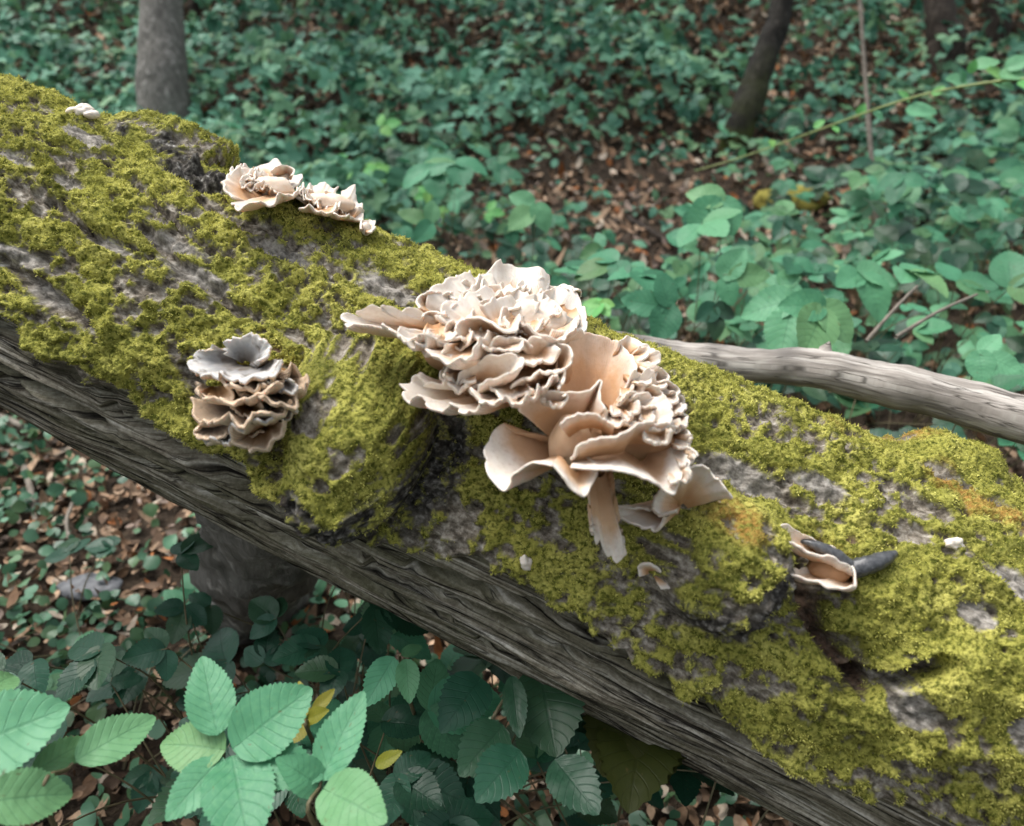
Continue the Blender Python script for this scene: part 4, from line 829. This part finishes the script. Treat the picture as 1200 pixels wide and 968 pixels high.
tree('tree', 'dim brown trunk at the dark top of the slope', [b - Vector((0, 0, .2)), P(1108, 50, dd), P(1100, 0, dd), P(1090, -300, dd), P(1085, -1200, dd + .4)], .17, .05, 'bark_brown', (b.x, b.y + .8, 8.5), (2.6, 2.0, 1.6), seed=3)
b = gp(1172, 62); dd = (b - CAM).dot(FWD)
tree('tree', 'slender dark trunk beyond the arching cane sprig', [b - Vector((0, 0, .2)), P(1170, 30, dd), P(1166, -20, dd), P(1160, -300, dd), P(1165, -1200, dd + .4)], .11, .04, 'bark_brown', (b.x + .5, b.y + .8, 8.8), (2.6, 2.0, 1.6), seed=4)
b = gp(228, 40); dd = (b - CAM).dot(FWD)
tree('tree', 'thin black stem half hidden behind the smooth grey trunk', [b - Vector((0, 0, .2)), P(227, 10, dd), P(226, -60, dd), P(224, -400, dd), P(222, -1000, dd)], .05, .02, 'bark_brown', (b.x, b.y, 7.0), (1.2, 1.2, 1.2), nleaf=400, limbs=4, seed=5, seg=14, bump=.006)

# ------------------------------------------------------------------ ground cover, ivy, litter
def cover_patch(name, n, xr, yr, hfun, size, tfun, mat, seed, keep, spread=.55, tilt=(0, -.25, 1), label=None, cat=None, tri=False, width=1.0):
    R = np.random.default_rng(seed); x = R.uniform(*xr, n); y = R.uniform(*yr, n); k = keep(x, y, R); x, y = x[k], y[k]; n = len(x)
    h = hfun(x, y) * R.uniform(.15, 1.0, n) ** .6; C = np.stack([x, y, gz(x, y) + h], -1)
    V, F, T = scatter_leaves(C, rnd_normals(n, spread, tilt, R), R.uniform(*size, n), tfun(x, y, h, R), R=R, tri=tri, width=width)
    me = np_mesh(name, V, F, True); attr(me, 'tint', T); return link(name, me, M[mat], None, kind='stuff', **(dict(label=label, category=cat) if label else {}))
def litter_zone(x, y):
    # bare leaf litter: a tongue running back between the log and the leaning tree
    c = 0.55 + 0.28 * (y - 3.5); w = 1.45 + .30 * fbm(x * .9, y * .9, 4.0, 2) * 2
    return sst(w * 1.25, w * .75, np.abs(x - c)) * sst(2.3, 2.9, y) * sst(6.1, 5.1, y + .25 * fbm(x * 1.3, y, 2.0, 2))
mound = lambda x, y: np.clip(.24 + .45 * fbm(x * .75, y * .75, 6.0, 3) + .05 * np.clip(y - 5.5, 0, 4), .04, .8)
cover_patch('ground_cover', 32000, (-8.5, 9.5), (3.6, 13.0), mound, (.055, .112), lambda x, y, h, R: np.clip(.30 + .55 * fbm(x * 1.3, y * 1.3, 8.0, 3) + R.normal(0, .20, len(x)) + .25 * (x < 0) * (y < 6.5), 0, 1), 'cover', 21,
    lambda x, y, R: (R.uniform(0, 1, len(x)) > 1.15 * litter_zone(x, y)) & (np.abs(x) < 1.4 + .74 * y) & (fbm(x * 1.6, y * 1.6, 3.3, 2) > -.55) & ((x < 1.6) | (R.uniform(0, 1, len(x)) < .55)),
    label='dense dark green bramble and ivy cover on the rising slope', cat='undergrowth', tri=True)
cover_patch('ground_cover', 5200, (-2.6, 5.5), (2.2, 5.6), lambda x, y: .05 + .12 * np.clip(.5 + fbm(x * 1.2, y * 1.2, 2, 2), 0, 1), (.04, .09), lambda x, y, h, R: np.clip(.35 + R.normal(0, .25, len(x)), 0, 1), 'cover', 22,
    lambda x, y, R: R.uniform(0, 1, len(x)) > .80 * litter_zone(x, y), label='scattered low green leaves on the litter behind the log', cat='undergrowth')
cover_patch('ivy', 11000, (-2.6, .6), (.7, 3.4), lambda x, y: np.full(len(x), .07), (.020, .045), lambda x, y, h, R: np.clip(.42 + .5 * fbm(x * 3, y * 3, 1, 2) + R.normal(0, .28, len(x)), 0, 1), 'ivy', 23,
    lambda x, y, R: fbm(x * 2.2, y * 2.2, 5.5, 3) + R.normal(0, .25, len(x)) > -.12, width=1.25, label='small ivy leaves creeping over the dead leaves below the log', cat='ivy')
def litter(name, n, xr, yr, size, seed, keep, label):
    R = np.random.default_rng(seed); x = R.uniform(*xr, n); y = R.uniform(*yr, n); k = keep(x, y, R); x, y = x[k], y[k]; n = len(x)
    C = np.stack([x, y, gz(x, y) + R.uniform(.004, .035, n)], -1)
    pal = 1.55 * np.array([[.14, .085, .05], [.21, .135, .085], [.085, .055, .036], [.30, .21, .14], [.38, .32, .25], [.26, .10, .035], [.17, .13, .105], [.05, .036, .026]])
    T = pal[R.choice(8, n, p=[.18, .17, .15, .16, .10, .05, .11, .08])] * R.uniform(.7, 1.25, (n, 1))
    V, F, T = scatter_leaves(C, rnd_normals(n, .38, R=R), R.uniform(*size, n), T, R=R, bend=(-.1, .6), fold=.5, width=.8)
    me = np_mesh(name, V, F, True); cattr(me, 'col', T); return link(name, me, M['litter'], None, kind='stuff', label=label, category='leaf litter')
litter('leaf_litter', 26000, (-4.5, 7.5), (1.6, 9.0), (.035, .085), 31, lambda x, y, R: (np.abs(x) < 1.2 + .72 * y) & ((y > 3.2) | (x > .6)), 'brown dead leaves strewn over the forest floor')
litter('leaf_litter', 15000, (-2.6, .8), (.5, 3.2), (.018, .048), 32, lambda x, y, R: x < 1, 'brown and pale dead leaves on the ground below the raised log')

# single fallen things on the litter at lower left and behind
def twig(label, pts, r, mat='sapling', name='twig'):
    V, F = tube(spline(pts, 24), np.linspace(r, r * .6, 24), 8, r * .25, 40); link(name, np_mesh(name, V, quads_to_tris(F)), M[mat], label=label, category='twig')
def G(u, v, h=.03): p, d = ground_hit(u, v, h); return p
twig('short pale stick lying on the litter by the log underside', [G(28, 545, .05), G(36, 575, .05), G(42, 610, .04)], .012)
twig('pale broken stick end poking from the litter at the log', [G(-30, 480, .06), G(5, 490, .06), G(26, 500, .06)], .014)
twig('curled grey twig hooked over the ivy', [G(85, 590, .05), G(78, 610, .07), G(82, 632, .06), G(92, 645, .04)], .006)
twig('long brown fallen twig across the bare litter patch', [G(735, 255, .05), G(770, 275, .05), G(812, 300, .04)], .018, 'bark_brown')
twig('dry pale bramble stalk leaning in the thicket', [P(1015, 400, 1.75), P(1050, 360, 1.8), P(1075, 335, 1.85)], .005)
twig('dry grey bramble stalk lying across the thicket leaves', [P(1050, 395, 1.72), P(1100, 365, 1.8), P(1145, 345, 1.88)], .005)
sl = G(105, 688, .03)
q = N('slate'); n1 = q.noise(60, 4, q.coord()); q.bump(n1, .4, .004); M['slate'] = q.fin(q.ramp(n1, [(.3, (.07, .075, .085)), (.7, (.15, .155, .165))]), .6)
st = lump(None, sl, .085, .045, .018, 'slate', 'stone', 4, .22, 14); st['label'] = 'flat blue-grey stone lying on the litter below the log'; st['category'] = 'stone'
def mossy_hump(label, c, rx, ry, rz, seed):
    o = lump(None, c, rx, ry, rz, 'log', 'mossy_hump', seed, .3, 9); me = o.data
    for a_, v_ in (('moss', .8), ('bare', 0), ('rough', 0), ('brown', .3), ('rust', .3)): attr(me, a_, np.full(len(me.vertices), v_))
    o['label'] = label; o['category'] = 'mossy stump'
p = G(925, 238, .04); mossy_hump('low olive moss hump on the ground between the leaning tree and the sapling', p, .22, .16, .10, 3)

# ------------------------------------------------------------------ unseen leaves of the surrounding wood, added to block low sky light
R = np.random.default_rng(77); n = 8000
th_ = R.uniform(0, 2 * math.pi, n); rr_w = R.uniform(8.5, 14.0, n); zz = R.uniform(0, 1, n) ** 0.8 * 8.0
th_ = th_ + 0.10 * np.sin(th_ * 9 + zz)
x = rr_w * np.cos(th_); y = 2.0 + rr_w * np.sin(th_); y = np.where(y > 6, y + 6.0, y)
C = np.stack([x, y, gz(x, y) + zz + .2], -1)
V, F, T = scatter_leaves(C, rnd_normals(n, .8, (0, 0, .6), R), R.uniform(.35, .6, n), R.uniform(0, 1, n), R=R)
me = np_mesh('woodland_light_screen', V, F, True); attr(me, 'tint', T)
link('woodland_light_screen', me, M['crown'], None, kind='stuff', label='unseen ring of wood leaves added round the clearing to block low sky light', category='woodland_light_screen')
